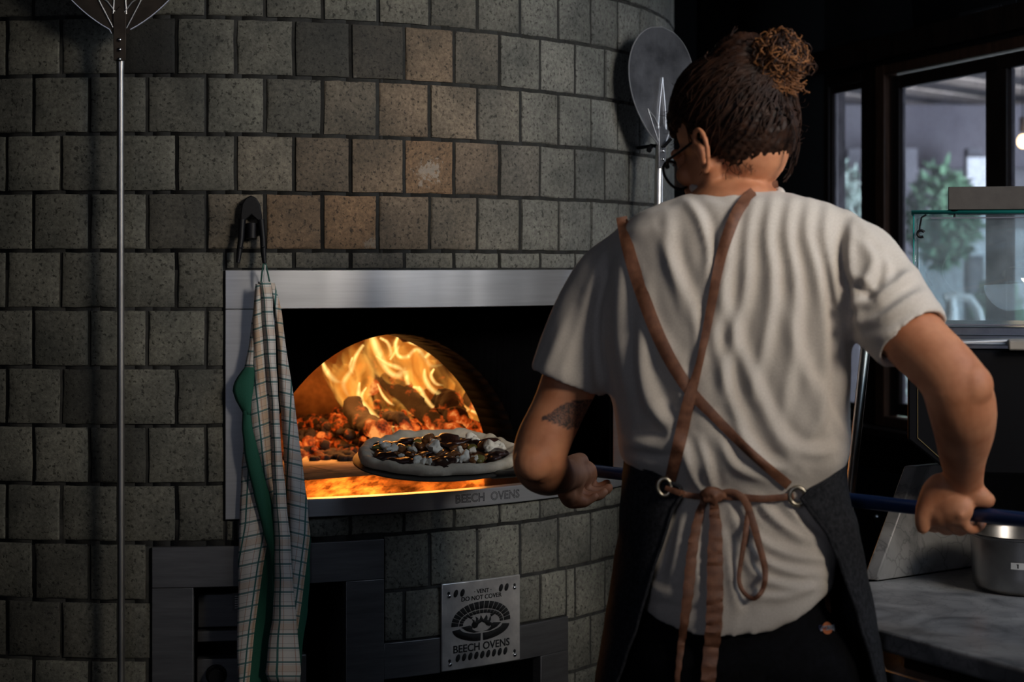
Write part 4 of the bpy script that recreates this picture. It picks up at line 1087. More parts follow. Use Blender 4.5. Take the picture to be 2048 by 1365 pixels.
b = MB(); wbox(b, -.35, 1.6, -1.15, -.585, .013, .035); o = obj('wall_panel', b, mat('blue_black_panel', (.010,.012,.016), .55), None, 30); bevel(o, .003); tag(o, 'dark blue-black panel fixed low on the wall beneath the window sill', 'panel')
for q, z in ((.02, -.634), (.159, -.716)):
    b = MB(); b.ball(WP(q, z, .036), (.009,.009,.009), 12, 8); obj('screw', b, M['eyelet'] if q < .1 else M['chrome'], o)
# embossed label strip on the beam
sq0, sq1 = WQ(1921), WQ(2036)
ls = MB(); wbox(ls, sq0, sq1, .648, .676, .004, .0055)
lab = obj('label_strip', ls, mat('dark_label_tape', (.035,.034,.036), .4), None); tag(lab, 'dark embossed label tape stuck on the beam above the window', 'label')
me = text_mesh('GORGONZOLA', .020, .0002); a = co_of(me); qc = (sq0+sq1)/2
set_co(me, np.array([list(WP(qc+x, .662+y, .006+z)) for x, y, z in a])); obj('lettering', me, mat('label_letters', (.09,.09,.09), .5), lab, None)

# ------------------------------------------------------------------ terrace outside
ter_grey = noisy('terrace_plaster', (.20,.19,.21), (.33,.32,.34), 2.5, (.8,.9))
b = MB(); b.box((1.2, 5.6, -.06), (9, 17, -.01)); tf = obj('terrace_floor', b, noisy('terrace_paving', (.22,.22,.23), (.34,.34,.35), 3, (.7,.9))); tf['kind'] = 'structure'
b = MB(); b.box((.5, 14.6, 0), (9, 14.8, 3.2)); ww = obj('terrace_wall', b, ter_grey); ww['kind'] = 'structure'
b = MB(); b.box((.8, 6.6, 2.78), (8.5, 14.6, 2.84)); rr_ = obj('terrace_roof', b, noisy('dark_roof_boards', (.05,.045,.045), (.09,.08,.08), 4, (.8,.9))); rr_['kind'] = 'structure'
bt = noisy('weathered_batten', (.36,.29,.24), (.55,.46,.40), 5, (.7,.9), stretch=(1,1,1))
d_ = Vector((.69,.724,0)); n_ = Vector((.724,-.69,0))
b = MB()
for i in range(15):
    c = Vector((2.9, 9.6, 2.755)) + n_*(i-7)*.62
    hl = 5
    q = [c - d_*hl*1.0 - n_*.13, c + d_*hl - n_*.13, c + d_*hl + n_*.13, c - d_*hl + n_*.13]
    b.add([p for p in q] + [p + Vector((0,0,.015)) for p in q], [(0,1,2,3),(7,6,5,4),(0,4,5,1),(1,5,6,2),(2,6,7,3),(3,7,4,0)])
obj('battens', b, bt, rr_, 30)
b = MB(); b.box((1.0, 13.4, 2.18), (8, 13.6, 2.66)); o = obj('terrace_beam', b, noisy('grey_violet_beam', (.10,.09,.11), (.15,.14,.16), 3, (.8,.9))); tag(o, 'broad dark grey beam across the far side of the terrace', 'beam')
for i, (px, w, d) in enumerate(((1706,.05,13.0),(1812,.07,13.0),(1947,.06,13.0))):
    x = (px-1024)/F*d; b = MB(); b.box((x-w, d-w, 0), (x+w, d+w, 2.30)); o = obj('terrace_post', b, noisy('grey_post', (.17,.165,.19), (.24,.235,.26), 5, (.7,.9)))
    tag(o, ['dark grey terrace post seen through the narrow left pane', 'wide grey terrace post just left of the green patch', 'slim grey terrace post right of the white panel'][i], 'post', 'terrace posts'); bevel(o, .01)
def shrub(name, c, r, seed, mt, n, label):
    b = MB(); rr = random.Random(seed)
    for i in range(n):
        a, z_, k = rr.uniform(0, 6.28), rr.uniform(-1, 1), rr.uniform(.5, 1)**.5
        p = Vector((c[0]+r[0]*k*math.sqrt(1-z_*z_)*math.cos(a), c[1]+r[1]*k*math.sqrt(1-z_*z_)*math.sin(a), c[2]+r[2]*k*z_))
        t = Vector((rr.gauss(0,1), rr.gauss(0,1), rr.gauss(0,1))).normalized(); u = t.orthogonal().normalized(); L_ = rr.uniform(.06,.13)
        b.add([p, p+t*L_*.5+u*L_*.25, p+t*L_, p+t*L_*.5-u*L_*.25], [(0,1,2,3)])
    o = obj(name, b, mt, None, None, recalc=False, origin=(c[0], c[1], 0)); tag(o, label, 'shrub')
    return o
leaf = noisy('garden_leaf', (.06,.15,.08), (.24,.42,.26), 9, (.5,.7)); leaf2 = noisy('pale_garden_leaf', (.30,.42,.36), (.60,.70,.64), 7, (.5,.7))
shrub('garden_shrub', (3.02, 12.3, 1.76), (.24,.3,.36), 3, leaf, 900, 'green shrub blurred beyond the terrace, left of the white panel')
shrub('garden_shrub', (2.72, 12.3, .46), (.25,.25,.45), 5, leaf2, 900, 'pale leafy shrub low outside behind the glass display case')
shrub('garden_shrub', (3.30, 11.9, 1.0), (.16,.2,.35), 8, leaf, 900, 'dark green shrub low outside seen right of the centre glazing bar')
shrub('garden_shrub', (2.28, 12.3, 1.55), (.24,.3,.6), 11, leaf2, 1300, 'pale leafy shrub seen through the narrow left window pane')
b = MB(); b.box((3.30, 12.7, 1.5), (3.62, 12.75, 2.22)); b.box((3.42, 12.71, 0), (3.50, 12.74, 1.5)); o = obj('white_screen_board', b, mat('white_board', (.75,.77,.82), .7)); tag(o, 'upright white board standing beyond the terrace, right of the green shrub', 'board'); bevel(o, .01)
b = MB(); b.box((1.9, 14.0, 1.98), (2.9, 14.06, 2.16)); b.box((1.95, 14.01, 0), (2.02, 14.05, 1.98)); b.box((2.75, 14.01, 0), (2.82, 14.05, 1.98)); o = obj('white_sign_board', b, mat('white_board', (.75,.77,.82), .7)); tag(o, 'long horizontal white board seen through the narrow left pane', 'board'); bevel(o, .01)
b = MB(); b.box((2.2, 14.1, .0), (4.2, 14.16, 1.72)); o = obj('pale_screen', b, noisy('pale_fabric_screen', (.5,.52,.55), (.72,.74,.78), 3, (.8,.9))); tag(o, 'pale screen outside behind the glass display case', 'screen'); bevel(o, .01)
# white bent-tube chair outside
ch = empty('garden_chair', (2.45, 9.9, 0), 'white chair with a curved back rail standing out on the terrace', 'chair')
Dc = 9.9
b = MB(); b.tube([P(x, y, Dc) for x, y in ((1888,597),(1915,592),(1940,598),(1955,620),(1962,650),(1966,700))], .026, 10); obj('back_rail', b, mat('white_paint', (.85,.86,.88), .5), ch)
b = MB(); b.tube([P(1902,596,Dc), P(1903,625,Dc), P(1900,648,Dc)], [.03,.036,.05], 12); obj('upright', b, mat('white_paint', (.85,.86,.88), .5), ch)
zs = H-.62; 
b = MB(); b.box((2.36, 9.7, zs), (2.84, 10.15, zs+.04)); bevel(obj('seat', b, mat('white_paint', (.85,.86,.88), .5), ch), .01)
for x in (2.40, 2.80):
    for y in (9.74, 10.1):
        b = MB(); b.tube([(x, y, 0), (x, y, zs+.01)], .018, 8); obj('leg', b, mat('white_paint', (.85,.86,.88), .5), ch)
# bulb
bc = P(2046, 283, 8.6)
lam = empty('hanging_bulb', bc, 'glowing warm bare bulb hanging outside beyond the right window pane', 'lamp')
m = mat('lit_bulb', (1,.8,.5), .4); nn_ = m.node_tree.nodes['Principled BSDF']; nn_.inputs['Emission Color'].default_value = (1,.62,.30,1); nn_.inputs['Emission Strength'].default_value = 9
b = MB(); b.ball(bc, (.028,.028,.034), 16, 12); obj('bulb', b, m, lam)
b = MB(); b.tube([bc+Vector((0,0,.045)), bc+Vector((0,0,.12))], .018, 10); b.tube([bc+Vector((0,0,.11)), Vector((bc.x, bc.y, 2.78))], .004, 6); obj('flex', b, M['black_plastic'], lam)
point('bulb_light', bc + Vector((0,-.1,-.02)), 14, (1,.6,.3), .06)

# ------------------------------------------------------------------ counter with marble upstand
CT = H-.55
poly = [(.551,2.655),(.575,3.045),(.64,3.065),(.86,3.215),(1.50,3.62),(1.66,3.20),(1.75,1.96),(.95,1.96),(.70,2.39)]
ct = empty('marble_counter', (1.1, 2.8, 0), 'worn grey marble worktop counter at the lower right beside the apron', 'counter')
b = MB(); b.prism(poly[::-1], CT-.032, CT); o = obj('worktop', b, M['marble'], ct, 30); bevel(o, .006, 3)
def inset(pts, d):
    c = np.mean(pts, 0); return [tuple(np.array(p)+(c-np.array(p))*d) for p in pts]
b = MB(); b.prism(inset(poly, .10)[::-1], .08, CT-.033); obj('cabinet', b, M['case_black'], ct, 30)
b = MB(); b.prism(inset(poly, .035)[::-1], CT-.085, CT-.062); o = obj('lower_ledge', b, M['marble'], ct, 30); bevel(o, .003)
b = MB(); b.prism(inset(poly, .16)[::-1], 0, .08); obj('plinth', b, M['cavity'], ct, 30)
# marble gusset
g0, g1 = Vector((.640, 3.060, 0)), Vector((.865, 3.220, 0)); gd = (g1-g0).normalized(); gn = Vector((gd.y, -gd.x, 0))
sh = [(0, CT+.0005), (.0, CT+.012), (.100, H-.356), (.27, H-.356), (.27, CT+.0005)]
b = MB(); A_ = [g0 + gd*x + Vector((0,0,z)) for x, z in sh]; B_ = [p - gn*.020 - gd*.011 for p in A_]
b.add(A_+B_, [tuple(range(5)), tuple(range(5,10))[::-1]] + [(i, 5+i, 5+(i+1) % 5, (i+1) % 5) for i in range(5)])
b2 = b; up_ = obj('marble_bracket', b2, M['marble'], None, 30); bevel(up_, .002); tag(up_, 'sloped grey veined marble slab standing on the worktop under the black case', 'bracket')
# back panel under the window
b = MB(); b.box((.86, 3.52, CT), (1.55, 3.56, H-.352)); o = obj('splashback', b, mat('dark_blue_black_panel', (.012,.013,.017), .5)); tag(o, 'dark panel standing at the back of the worktop beneath the case', 'panel')

# steel pot
pc_ = Vector((.873, 2.985, CT)); b = MB(); rs = []
for r, z in ((.060,.001),(.078,.002),(.084,.010),(.086,.03),(.088,.085),(.089,.092),(.094,.094),(.0945,.097),(.090,.098),(.087,.094),(.085,.03),(.082,.012),(.05,.006)):
    rs.append([pc_ + Vector((r*math.cos(q), r*math.sin(q), z)) for q in [2*math.pi*i/56 for i in range(56)]])
pot = empty('steel_pot', pc_, 'round stainless steel pot standing on the marble worktop by the sloped slab', 'pot')
b.rings(rs); obj('body', b, M['pot'], pot, 50)
b = MB(); 
def pcyl(a, z, r=.0885): return pc_ + Vector((r*math.sin(a), -r*math.cos(a), z))
b.rings([[pcyl(a, z0) for z0 in (.047,.058)] for a in np.linspace(-.52, -.25, 6)], cap=False, closed=False); obj('paper_label', b, M['white_card'], pot, None)
b = MB(); b.rings([[pcyl(a, z0, .0889) for z0 in (.049,.056)] for a in (-.40,-.378)], cap=False, closed=False); b.rings([[pcyl(a, z0, .0889) for z0 in (.0545,.0555)] for a in (-.42,-.39)], cap=False, closed=False); obj('label_numeral', b, M['black_plastic'], pot, None)

# ------------------------------------------------------------------ refrigerated glass display case
dc = empty('glass_display_case', (1.05, 3.3, H-.352), 'black countertop display case with a green edged glass box on top', 'display case')
xl, yf, yb = .678, 3.0, 3.50
b = MB(); sec = [(xl, H-.142), (xl, H-.297), (xl+.070, H-.352), (1.36, H-.352), (1.36, H-.142)]
A_ = [Vector((x, yf, z)) for x, z in sec]; B_ = [Vector((x, yb, z)) for x, z in sec]
b.add(A_+B_, [tuple(range(5)), tuple(range(5,10))[::-1]] + [(i, 5+i, 5+(i+1) % 5, (i+1) % 5) for i in range(5)])
bevel(obj('body', b, M['case_black'], dc, 30), .004)
b = MB(); xg = xl+.017; b.tube([Vector((xg, yf-.001, H-.185)), Vector((xg, yf-.001, H-.293)), Vector((xg+.052, yf-.001, H-.340))], .0007, 6); obj('gold_pinstripe', b, mat('brass_line', (.5,.36,.15), .4, 1), dc)
b = MB(); b.box((xl+.02, yf+.01, H-.141), (1.35, yb-.01, H-.132)); b.box((xl+.045, yf+.06, H-.132), (1.35, yf+.085, H-.118)); b.box((xl+.045, yf+.085, H-.132), (1.35, yb-.02, H-.105))
bevel(obj('deck', b, noisy('blue_grey_steel_deck', (.20,.22,.26), (.32,.35,.40), 8, (.25,.4), 1.0), dc, 30), .002)
b = MB(); b.tube([Vector((xl+.09, yf+.03, H-.131)), Vector((1.3, yf+.10, H-.112))], .006, 10); obj('sliding_rail', b, M['steel'], dc)
gl, gr, gf, gb_ = P(1828,0,3.14).x - .036, 1.32, 3.14, 3.46; gz0, gz1 = H-.104, H+.094
for nm, lo, hi in (('front_glass', (gl, gf, gz0), (gr, gf+.005, gz1)), ('side_glass', (gl, gf+.006, gz0), (gl+.005, gb_, gz1)), ('back_glass', (gl+.006, gb_-.005, gz0), (gr, gb_, gz1)), ('top_glass', (gl-.002, gf-.004, gz1+.0005), (gr+.01, gb_+.004, gz1+.0065))):
    b = MB(); b.box(lo, hi); o = obj(nm, b, M['case_glass'], dc, None)
b = MB(); b.box((gl-.0028, gf-.0055, gz1), (gr+.012, gf-.004, gz1+.007)); b.box((gl-.0035, gf-.005, gz1), (gl-.002, gb_+.004, gz1+.007)); b.box((gl-.0010, gf-.001, gz0), (gl+.0016, gf+.001, gz1)); b.box((gl, gb_-.001, gz0), (gl+.003, gb_+.001, gz1))
obj('glass_edge', b, M['glass_edge'], dc, None)
b = MB(); hx = P(1842,0,3.13).x - .036; b.tube([(hx+.012, gf-.006, gz1-.001), (hx+.004, gf-.007, gz1-.006), (hx+.001, gf-.007, gz1-.022), (hx, gf-.007, gz1-.030)], .0016, 8)
b.tube([(hx+.003+.006*math.cos(a), gf-.007, gz1-.035+.006*math.sin(a)) for a in [.4+5*i/14 for i in range(15)]], .0024, 8)
b.ball((P(1870,0,3.13).x, gf-.003, gz1+.007), (.007,.007,.0025), 12, 8); b.tube([(P(1870,0,3.13).x, gf+.003, gz1-.006), (P(1870,0,3.13).x, gf+.003, gz1)], .002, 8)
obj('clamp_hook', b, M['black_plastic'], dc)
b = MB(); b.box((gl+.03, gf-.002, gz1-.008), (gr, gf-.0005, gz1-.006)); b.box((gl+.03, gf-.003, gz0), (gr, gf-.001, gz0+.002)); obj('glass_seal', b, mat('grey_seal', (.12,.12,.15), .5), dc)
b = MB(); x0 = P(2040,0,3.1).x; b.box((x0, gf-.03, gz0-.001), (x0+.012, gf-.01, gz0+.018)); b.box((x0-.004, gf-.032, gz0-.008), (x0+.02, gf-.008, gz0+.001)); bevel(obj('latch', b, M['black_plastic'], dc, 30), .001)
DCN = True
# card pizza box on the glass
b = MB(); x0 = P(1898,0,3.13).x - .036; z0 = gz1+.0072
b.box((x0, gf-.01, z0), (x0+.36, gb_-.01, z0+.041)); o = obj('pizza_box', b, M['card'], None, 30); bevel(o, .0015); tag(o, 'flat grey-brown cardboard pizza box lying on top of the glass case', 'box')
b = MB(); nx = P(2041,0,3.12).x; b.tube([(nx+.010*math.cos(a), gf-.0105, z0+.041-.010*math.sin(a)) for a in np.linspace(0, math.pi, 12)], .0014, 6); obj('thumb_notch', b, M['black_void'], o)
b = MB(); x0 = P(2006,0,2.99).x + .005; b.box((x0, 2.975, H-.1405), (x0+.16, 3.055, H-.124)); o = obj('chopping_board', b, noisy('beige_board', (.28,.25,.21), (.36,.32,.27), 12, (.6,.8)), None, 30); bevel(o, .003); tag(o, 'small beige board lying on the front edge of the display case', 'board')

# the whole case stands turned a little toward the camera side
MR = Matrix.Translation((xl, yf, 0)) @ Matrix.Rotation(R_(-14), 4, 'Z') @ Matrix.Translation((-xl, -yf, 0))
for o in (dc, bpy.data.objects['pizza_box'], bpy.data.objects['chopping_board']):
    o.location = MR @ o.location; o.rotation_euler = (0, 0, R_(-14))

# ------------------------------------------------------------------ the person
FT = 2.62
person = None
def rs_(q): return q
# --- body (skin): one continuous surface
mb = MB()
# head frame
hc = P(1468, 292, 2.655)
yaw = R_(38); pitch = R_(24); roll = R_(-4)
HM = Matrix.Translation(hc) @ Matrix.Rotation(yaw, 4, 'Z') @ Matrix.Rotation(-pitch, 4, 'X') @ Matrix.Rotation(roll, 4, 'Y')
HR = HM.to_3x3()
def hd_(x, y, z): return HM @ Vector((x, y, z))
mb.ball(hd_(0, -.012, .040), (.074, .094, .086), 32, 22, M=HR)            # cranium
mb.ball(hd_(0, .030, -.020), (.058, .064, .072), 24, 18, M=HR)            # face
mb.ball(hd_(0, .058, -.068), (.032, .030, .026), 16, 12, M=HR)            # chin
limb(mb, [(hd_(-.056, .000, -.030), .016), (hd_(-.048, .030, -.062), .016), (hd_(-.02, .062, -.078), .016)], 12)   # jaw
limb(mb, [(hd_(.056, .000, -.030), .016), (hd_(.048, .030, -.062), .016), (hd_(.02, .062, -.078), .016)], 12)
limb(mb, [(hd_(0, .092, .014), .008), (hd_(0, .104, -.006), .010), (hd_(0, .112, -.022), .012)], 12)               # nose
mb.ball(hd_(0, .104, -.027), (.015, .010, .008), 12, 8, M=HR)
limb(mb, [(hd_(-.018, .090, -.047), .006), (hd_(0, .096, -.045), .007), (hd_(.018, .090, -.047), .006)], 10)       # lips
limb(mb, [(hd_(-.015, .089, -.055), .006), (hd_(0, .095, -.056), .007), (hd_(.015, .089, -.055), .006)], 10)
for s in (-1, 1):
    limb(mb, [(hd_(s*.012, .092, .026), .007), (hd_(s*.032, .088, .030), .008), (hd_(s*.052, .070, .024), .007)], 10)  # brow
    mb.ball(hd_(s*.040, .072, -.012), (.020, .018, .018), 12, 8, M=HR)                                             # cheek
    mb.ball(hd_(s*.031, .080, .010), (.0125, .012, .0115), 14, 10, M=HR)                                           # closed eye
    # ear: helix, lobe, concha
    e = s*.072
    hel = [(.006,-.012), (.004,.008), (-.006,.020), (-.020,.016), (-.024,-.004), (-.016,-.024), (-.004,-.038), (.005,-.040)]
    limb(mb, [(hd_(e + s*(.010 + .010*(-(y)/.034)), y-.004, z), .0046) for y, z in hel], 10, 5)
    limb(mb, [(hd_(e + s*.006, .004, -.032), .0055), (hd_(e + s*.010, -.002, -.039), .0065)], 10)
    limb(mb, [(hd_(e + s*.004, .006, .0), .008), (hd_(e + s*.008, -.006, -.006), .009), (hd_(e + s*.004, .0, -.024), .008)], 10)
# neck
limb(mb, [(hd_(0, -.028, -.020), .058), (P(1472, 352, 2.665), .054), (P(1474, 392, 2.655), .060), (P(1474, 440, 2.65), .075)], 24)
# trunk (inside the clothes) and legs
def tr(px, py, d, r): return (P(px, py, d), r)
limb(mb, [tr(1470, 455, 2.64, .085), tr(1468, 560, 2.66, .115), tr(1465, 700, 2.66, .115), tr(1465, 850, 2.65, .100), tr(1470, 1000, 2.66, .085), tr(1478, 1140, 2.67, .10)], 28)
limb(mb, [tr(1320, 510, 2.70, .055), tr(1400, 480, 2.66, .060), tr(1540, 475, 2.62, .060), tr(1640, 510, 2.60, .055)], 20)
limb(mb, [tr(1385, 600, 2.70, .09), tr(1390, 760, 2.69, .088)], 18); limb(mb, [tr(1555, 600, 2.62, .09), tr(1550, 760, 2.63, .088)], 18)
limb(mb, [tr(1405, 1150, 2.69, .080), tr(1540, 1150, 2.67, .080)], 20)
FL, FR = Vector((.27, 2.72, 0)), Vector((.46, 2.66, 0))
for s, hip, fo in ((-1, P(1395, 1170, 2.67), FL), (1, P(1560, 1170, 2.64), FR)):
    limb(mb, [(hip, .074), (Vector((fo.x, fo.y-.02, .50)), .058), (Vector((fo.x, fo.y, .30)), .054), (Vector((fo.x, fo.y, .09)), .036)], 18)
    limb(mb, [(Vector((fo.x, fo.y-.02, .045)), .034), (Vector((fo.x-.02, fo.y+.08, .040)), .036), (Vector((fo.x-.04, fo.y+.17, .032)), .026)], 14)
# arms
ELb = Vector(P(1079, 915, 2.69)); WRl = P(1126, 950, 2.94)
limb(mb, [tr(1285, 540, 2.69, .042), tr(1210, 600, 2.71, .048), tr(1150, 740, 2.715, .0455), tr(1118, 815, 2.71, .0415), tr(1088, 880, 2.70, .0425), tr(1078, 915, 2.70, .0415)], 24, 8)
limb(mb, [tr(1079, 910, 2.695, .0415), tr(1083, 930, 2.74, .0435), tr(1096, 944, 2.81, .039), tr(1112, 952, 2.89, .031), tr(1126, 954, 2.955, .027)], 24, 8)
mb.ball(P(1066, 925, 2.675), .030, 16, 10)   # elbow
limb(mb, [tr(1665, 540, 2.58, .045), tr(1755, 595, 2.54, .050), tr(1830, 680, 2.49, .047), tr(1885, 735, 2.455, .0455), tr(1915, 775, 2.44, .047)], 24, 8)
limb(mb, [tr(1912, 772, 2.44, .047), tr(1924, 815, 2.455, .0475), tr(1928, 860, 2.49, .043), tr(1926, 910, 2.535, .0345), tr(1928, 950, 2.57, .0285), tr(1930, 985, 2.60, .027)], 24, 8)
mb.ball(P(1938, 772, 2.425), .034, 16, 10)
# hands: handle direction
def onh(px):  # point on the handle axis at picture column px
    k = (px-1024)/F; s = (k*HA.y-HA.x)/(hd.x-k*hd.y); return HA + hd*s
up = Vector((0,0,1)); fw = Vector((-hd.y, hd.x, 0))          # fw: across the handle, pointing away from the camera
if fw.y < 0: fw = -fw
# right hand: fist over the handle, back of the hand toward us, knuckles at the right
cR = onh(1912); r0 = .0112
def hp(c, a, u, f): return c + hd*a + up*u + fw*f
mb.ball(hp(cR, .004, .010, -.030), (.042,.024,.029), 20, 14, M=Matrix.Rotation(math.atan2(hd.y, hd.x), 3, 'Z'))
limb(mb, [(P(1930,985,2.60), .029), (hp(cR, .0, .022, -.022), .030), (hp(cR, -.004, .004, -.030), .026)], 18)
for k, (a, rr, ln) in enumerate(((-.034,.0098,1.0), (-.012,.0102,1.06), (.010,.0098,1.0), (.031,.0088,.86))):
    c = cR + hd*a
    R1 = .020*ln
    path = [hp(c, 0, .016, -.026), hp(c, 0, .004, -.034*ln-.002), hp(c, .001, -.018*ln, -.026), hp(c, .002, -.026*ln, -.004), hp(c, .002, -.020*ln, .016), hp(c, .002, -.004, .023)]
    limb(mb, [(p, rr*(1-.05*i)) for i, p in enumerate(path)], 12, 5)
# knuckle bumps
for a in (-.032,-.010,.012,.032): mb.ball(hp(cR, a, .004, -.040), .0095, 10, 8)
# thumb leaves the left side of the palm and drops over the handle
dR = cR.y
limb(mb, [(P(1898,972,dR-.030), .021), (P(1876,978,dR-.026), .021), (P(1857,1004,dR-.022), .0165), (P(1846,1034,dR-.020), .0125), (P(1846,1055,dR-.016), .0105)], 16, 6)
limb(mb, [(P(1905,985,dR-.02), .024), (P(1882,1002,dR-.02), .021), (P(1866,1018,dR-.01), .015)], 14, 6)
limb(mb, [(P(1935,985,dR-.030), .020), (P(1958,993,dR-.036), .017), (P(1974,1001,dR-.036), .0125)], 14, 6)
# left hand: palm under the handle, fingers pointing right, thumb up over it
cL = onh(1168)
limb(mb, [(P(1120,952,2.93), .029), (P(1135,950,2.99), .027), (cL + Vector((-.002,-.03,-.004)), .026)], 18)
limb(mb, [(P(1132,938,2.98), .018), (P(1146,955,3.02), .022), (P(1142,985,3.03), .019)], 14)
limb(mb, [(P(1135,935,3.00), .017), (P(1152,925,3.03), .0155), (P(1163,920,3.05), .0120), (P(1171,931,3.07), .0085)], 14, 6)      # thumb
for k, (y0, e, z_, dd_, rr) in enumerate((( 962, 1214, 972, .050, .0092), (972, 1218, 981, .022, .0096), (984, 1208, 990, -.006, .0093), (994, 1190, 998, -.030, .0084))):
    d0 = 3.06+dd_
    limb(mb, [(P(1140, y0, d0-.02), .0105), (P(1160, y0+4, d0), rr*1.08), (P((1160+e)/2, z_+4, d0), rr), (P(e-8, z_+1, d0), rr*.96), (P(e, z_-5, d0), rr*.86)], 12, 5)
limb(mb, [(P(1132,985,3.0), .016), (P(1142,1002,3.03), .014), (P(1168,1004,3.03), .011)], 14)
body = remesh(mb, .0032, 3)
ca = body.color_attributes.new('ink', 'FLOAT_COLOR', 'POINT')
a = co_of(body); no = no_of(body)
px = 1024 + F*a[:,0]/a[:,1]; py = CY - F*(a[:,2]-H)/a[:,1]
# tattoo: leaf shaped patch on the outer side of the left upper arm, above the elbow
u = (px-1128)/42; v = (py-(832+(px-1128)*-.12))/(27*(np.clip((px-1084)/50, .18, 1)))
ink = ((np.abs(v) < 1) & (px > 1083) & (px < 1185) & (no[:,1] < .15) & (a[:,1] < 2.75)).astype(float)
ca.data.foreach_set('color', np.stack([ink]*3+[np.ones_like(ink)], 1).astype(np.float32).ravel())
person = obj('person', body, M['skin'], None, None, origin=(.36, 2.66, 0))
tag(person, 'person with a hair bun, white t-shirt and dark apron, pushing the peel', 'person')

# nails
b = MB()
for p, ax in ((P(1214,967,3.09), 0),): pass

# --- spectacles
gk = M['black_plastic']
sp = MB()
for s in (-1, 1):
    pts = []
    for i in range(25):
        q = 2*math.pi*i/24; pts.append(hd_(s*.034 + .027*math.cos(q), .106 - .18*abs(s*.034+.027*math.cos(q))**1.2*1.2, .002 + .024*math.sin(q)))
    sp.tube(pts, .0022, 8, cap=False)
    sp.tube([hd_(s*.060, .086, .010), hd_(s*.076, .068, .012), hd_(s*.080, .030, .010), hd_(s*.078, -.004, .012), hd_(s*.076, -.016, .002)], .0020, 8)
    sp.ball(hd_(s*.062, .086, .010), .0042, 10, 6)
sp.tube([hd_(-.008, .108, .008), hd_(0, .112, .011), hd_(.008, .108, .008)], .002, 8)
gls = obj('spectacles', sp, gk, person)
for s in (-1, 1):
    b = MB(); c = hd_(s*.034, .1035, .002); ring = [hd_(s*.034 + .026*math.cos(q), .106-.18*abs(s*.034+.026*math.cos(q))**1.2*1.2, .002+.023*math.sin(q)) for q in [2*math.pi*i/24 for i in range(24)]]
    b.add([c]+ring, [(0, 1+i, 1+(i+1) % 24) for i in range(24)]); lo = obj('lens', b, M['case_glass'], gls, None)

# --- hair: cap with combed strands, bun, loose curls
BN = P(1557, 122, 2.60)                                   # bun centre
BB = P(1538, 176, 2.61)                                   # where the hair is gathered
hb = MB(); b0 = 0
n, m_ = 60, 40; RR = (.0850, .1060, .1000); HC = (0, -.016, .042)
grid = []
for k in range(m_+1):
    th = math.pi*(k/m_)*.88
    ring = []
    for j in range(n):
        q = 2*math.pi*j/n
        d = Vector((math.sin(th)*math.cos(q), math.sin(th)*math.sin(q), math.cos(th)))
        # front hairline higher than the nape
        lowf = (math.sin(th)**-.42 if th > math.pi/2 else 1.0); d = Vector((d.x*lowf, d.y*lowf, d.z))
        x, y, z = HC[0]+RR[0]*d.x, HC[1]+RR[1]*d.y, HC[2]+RR[2]*d.z
        sc = 1.0
        if z < .050 and y > .012: sc = .80                         # behind the face skin
        if z < -.034: sc *= .99
        if abs(x) > .045 and -.026 < y < .030 and z < .022: sc *= .84   # clear of the ears
        p = hd_(HC[0]+RR[0]*d.x*sc, HC[1]+RR[1]*d.y*sc, HC[2]+RR[2]*d.z)
        ring.append(p)
    grid.append(ring)
hb.rings(grid, cap=True)
limb(hb, [(hd_(.0, -.07, .10), .050), (BB, .036), (P(1550,150,2.60), .030)], 20)
cap = remesh(hb, .004, 5)
a = co_of(cap); no = no_of(cap)
dirb = np.array(BB) - a; dist = np.linalg.norm(dirb, axis=1)
# grooves that run toward the gathering point: angle around the head-to-bun axis
ax = (np.array(BB)-np.array(hc)); ax /= np.linalg.norm(ax)
e1 = np.cross(ax, [0,1,0]); e1 /= np.linalg.norm(e1); e2 = np.cross(ax, e1)
rel = a - np.array(hc); ang = np.arctan2(rel@e2, rel@e1)
g = .0018*np.sin(ang*46+2*np.sin(dist*60)) + .0014*np.sin(ang*93+1.3) + .0010*np.sin(ang*171+dist*40)
set_co(cap, a + no*g[:,None]*np.clip(dist/.05, .1, 1)[:,None])
hair = obj('hair', cap, M['hair'], person, None)
capt = BVHTree.FromPolygons([tuple(v.co) for v in cap.vertices], [tuple(p.vertices) for p in cap.polygons])
st = MB()
for i in range(900):
    rr = random.Random(i)
    z_ = rr.uniform(-.75, .9); q = rr.uniform(0, 6.28); d = Vector((math.sqrt(1-z_*z_)*math.cos(q), math.sqrt(1-z_*z_)*math.sin(q), z_))
    if d.y > .45 and d.z < .35: continue
    s0 = hd_(HC[0]+RR[0]*d.x, HC[1]+RR[1]*d.y, HC[2]+RR[2]*d.z)
    pts = []; N_ = 9
    tgt = BB + Vector((rr.uniform(-.02,.02), rr.uniform(-.02,.02), rr.uniform(-.015,.02)))
    ok = True
    for k in range(N_):
        t = k/(N_-1)*rr.uniform(.85, 1.0); p = s0.lerp(tgt, t*.95); hit = capt.find_nearest(hc + (p-hc).normalized()*.14)
        if hit[0] is None or (k < 3 and (hit[0]-p).length > .06): ok = False; break
        pts.append(hit[0] + hit[1]*(.0010+rr.uniform(0,.0018)*math.sin(math.pi*t)))
    if ok and len(pts) > 4: st.tube(pts, [.0004]+[.0009]*(len(pts)-2)+[.0004], 5)
obj('combed_strands', st, M['hair'], hair, None)
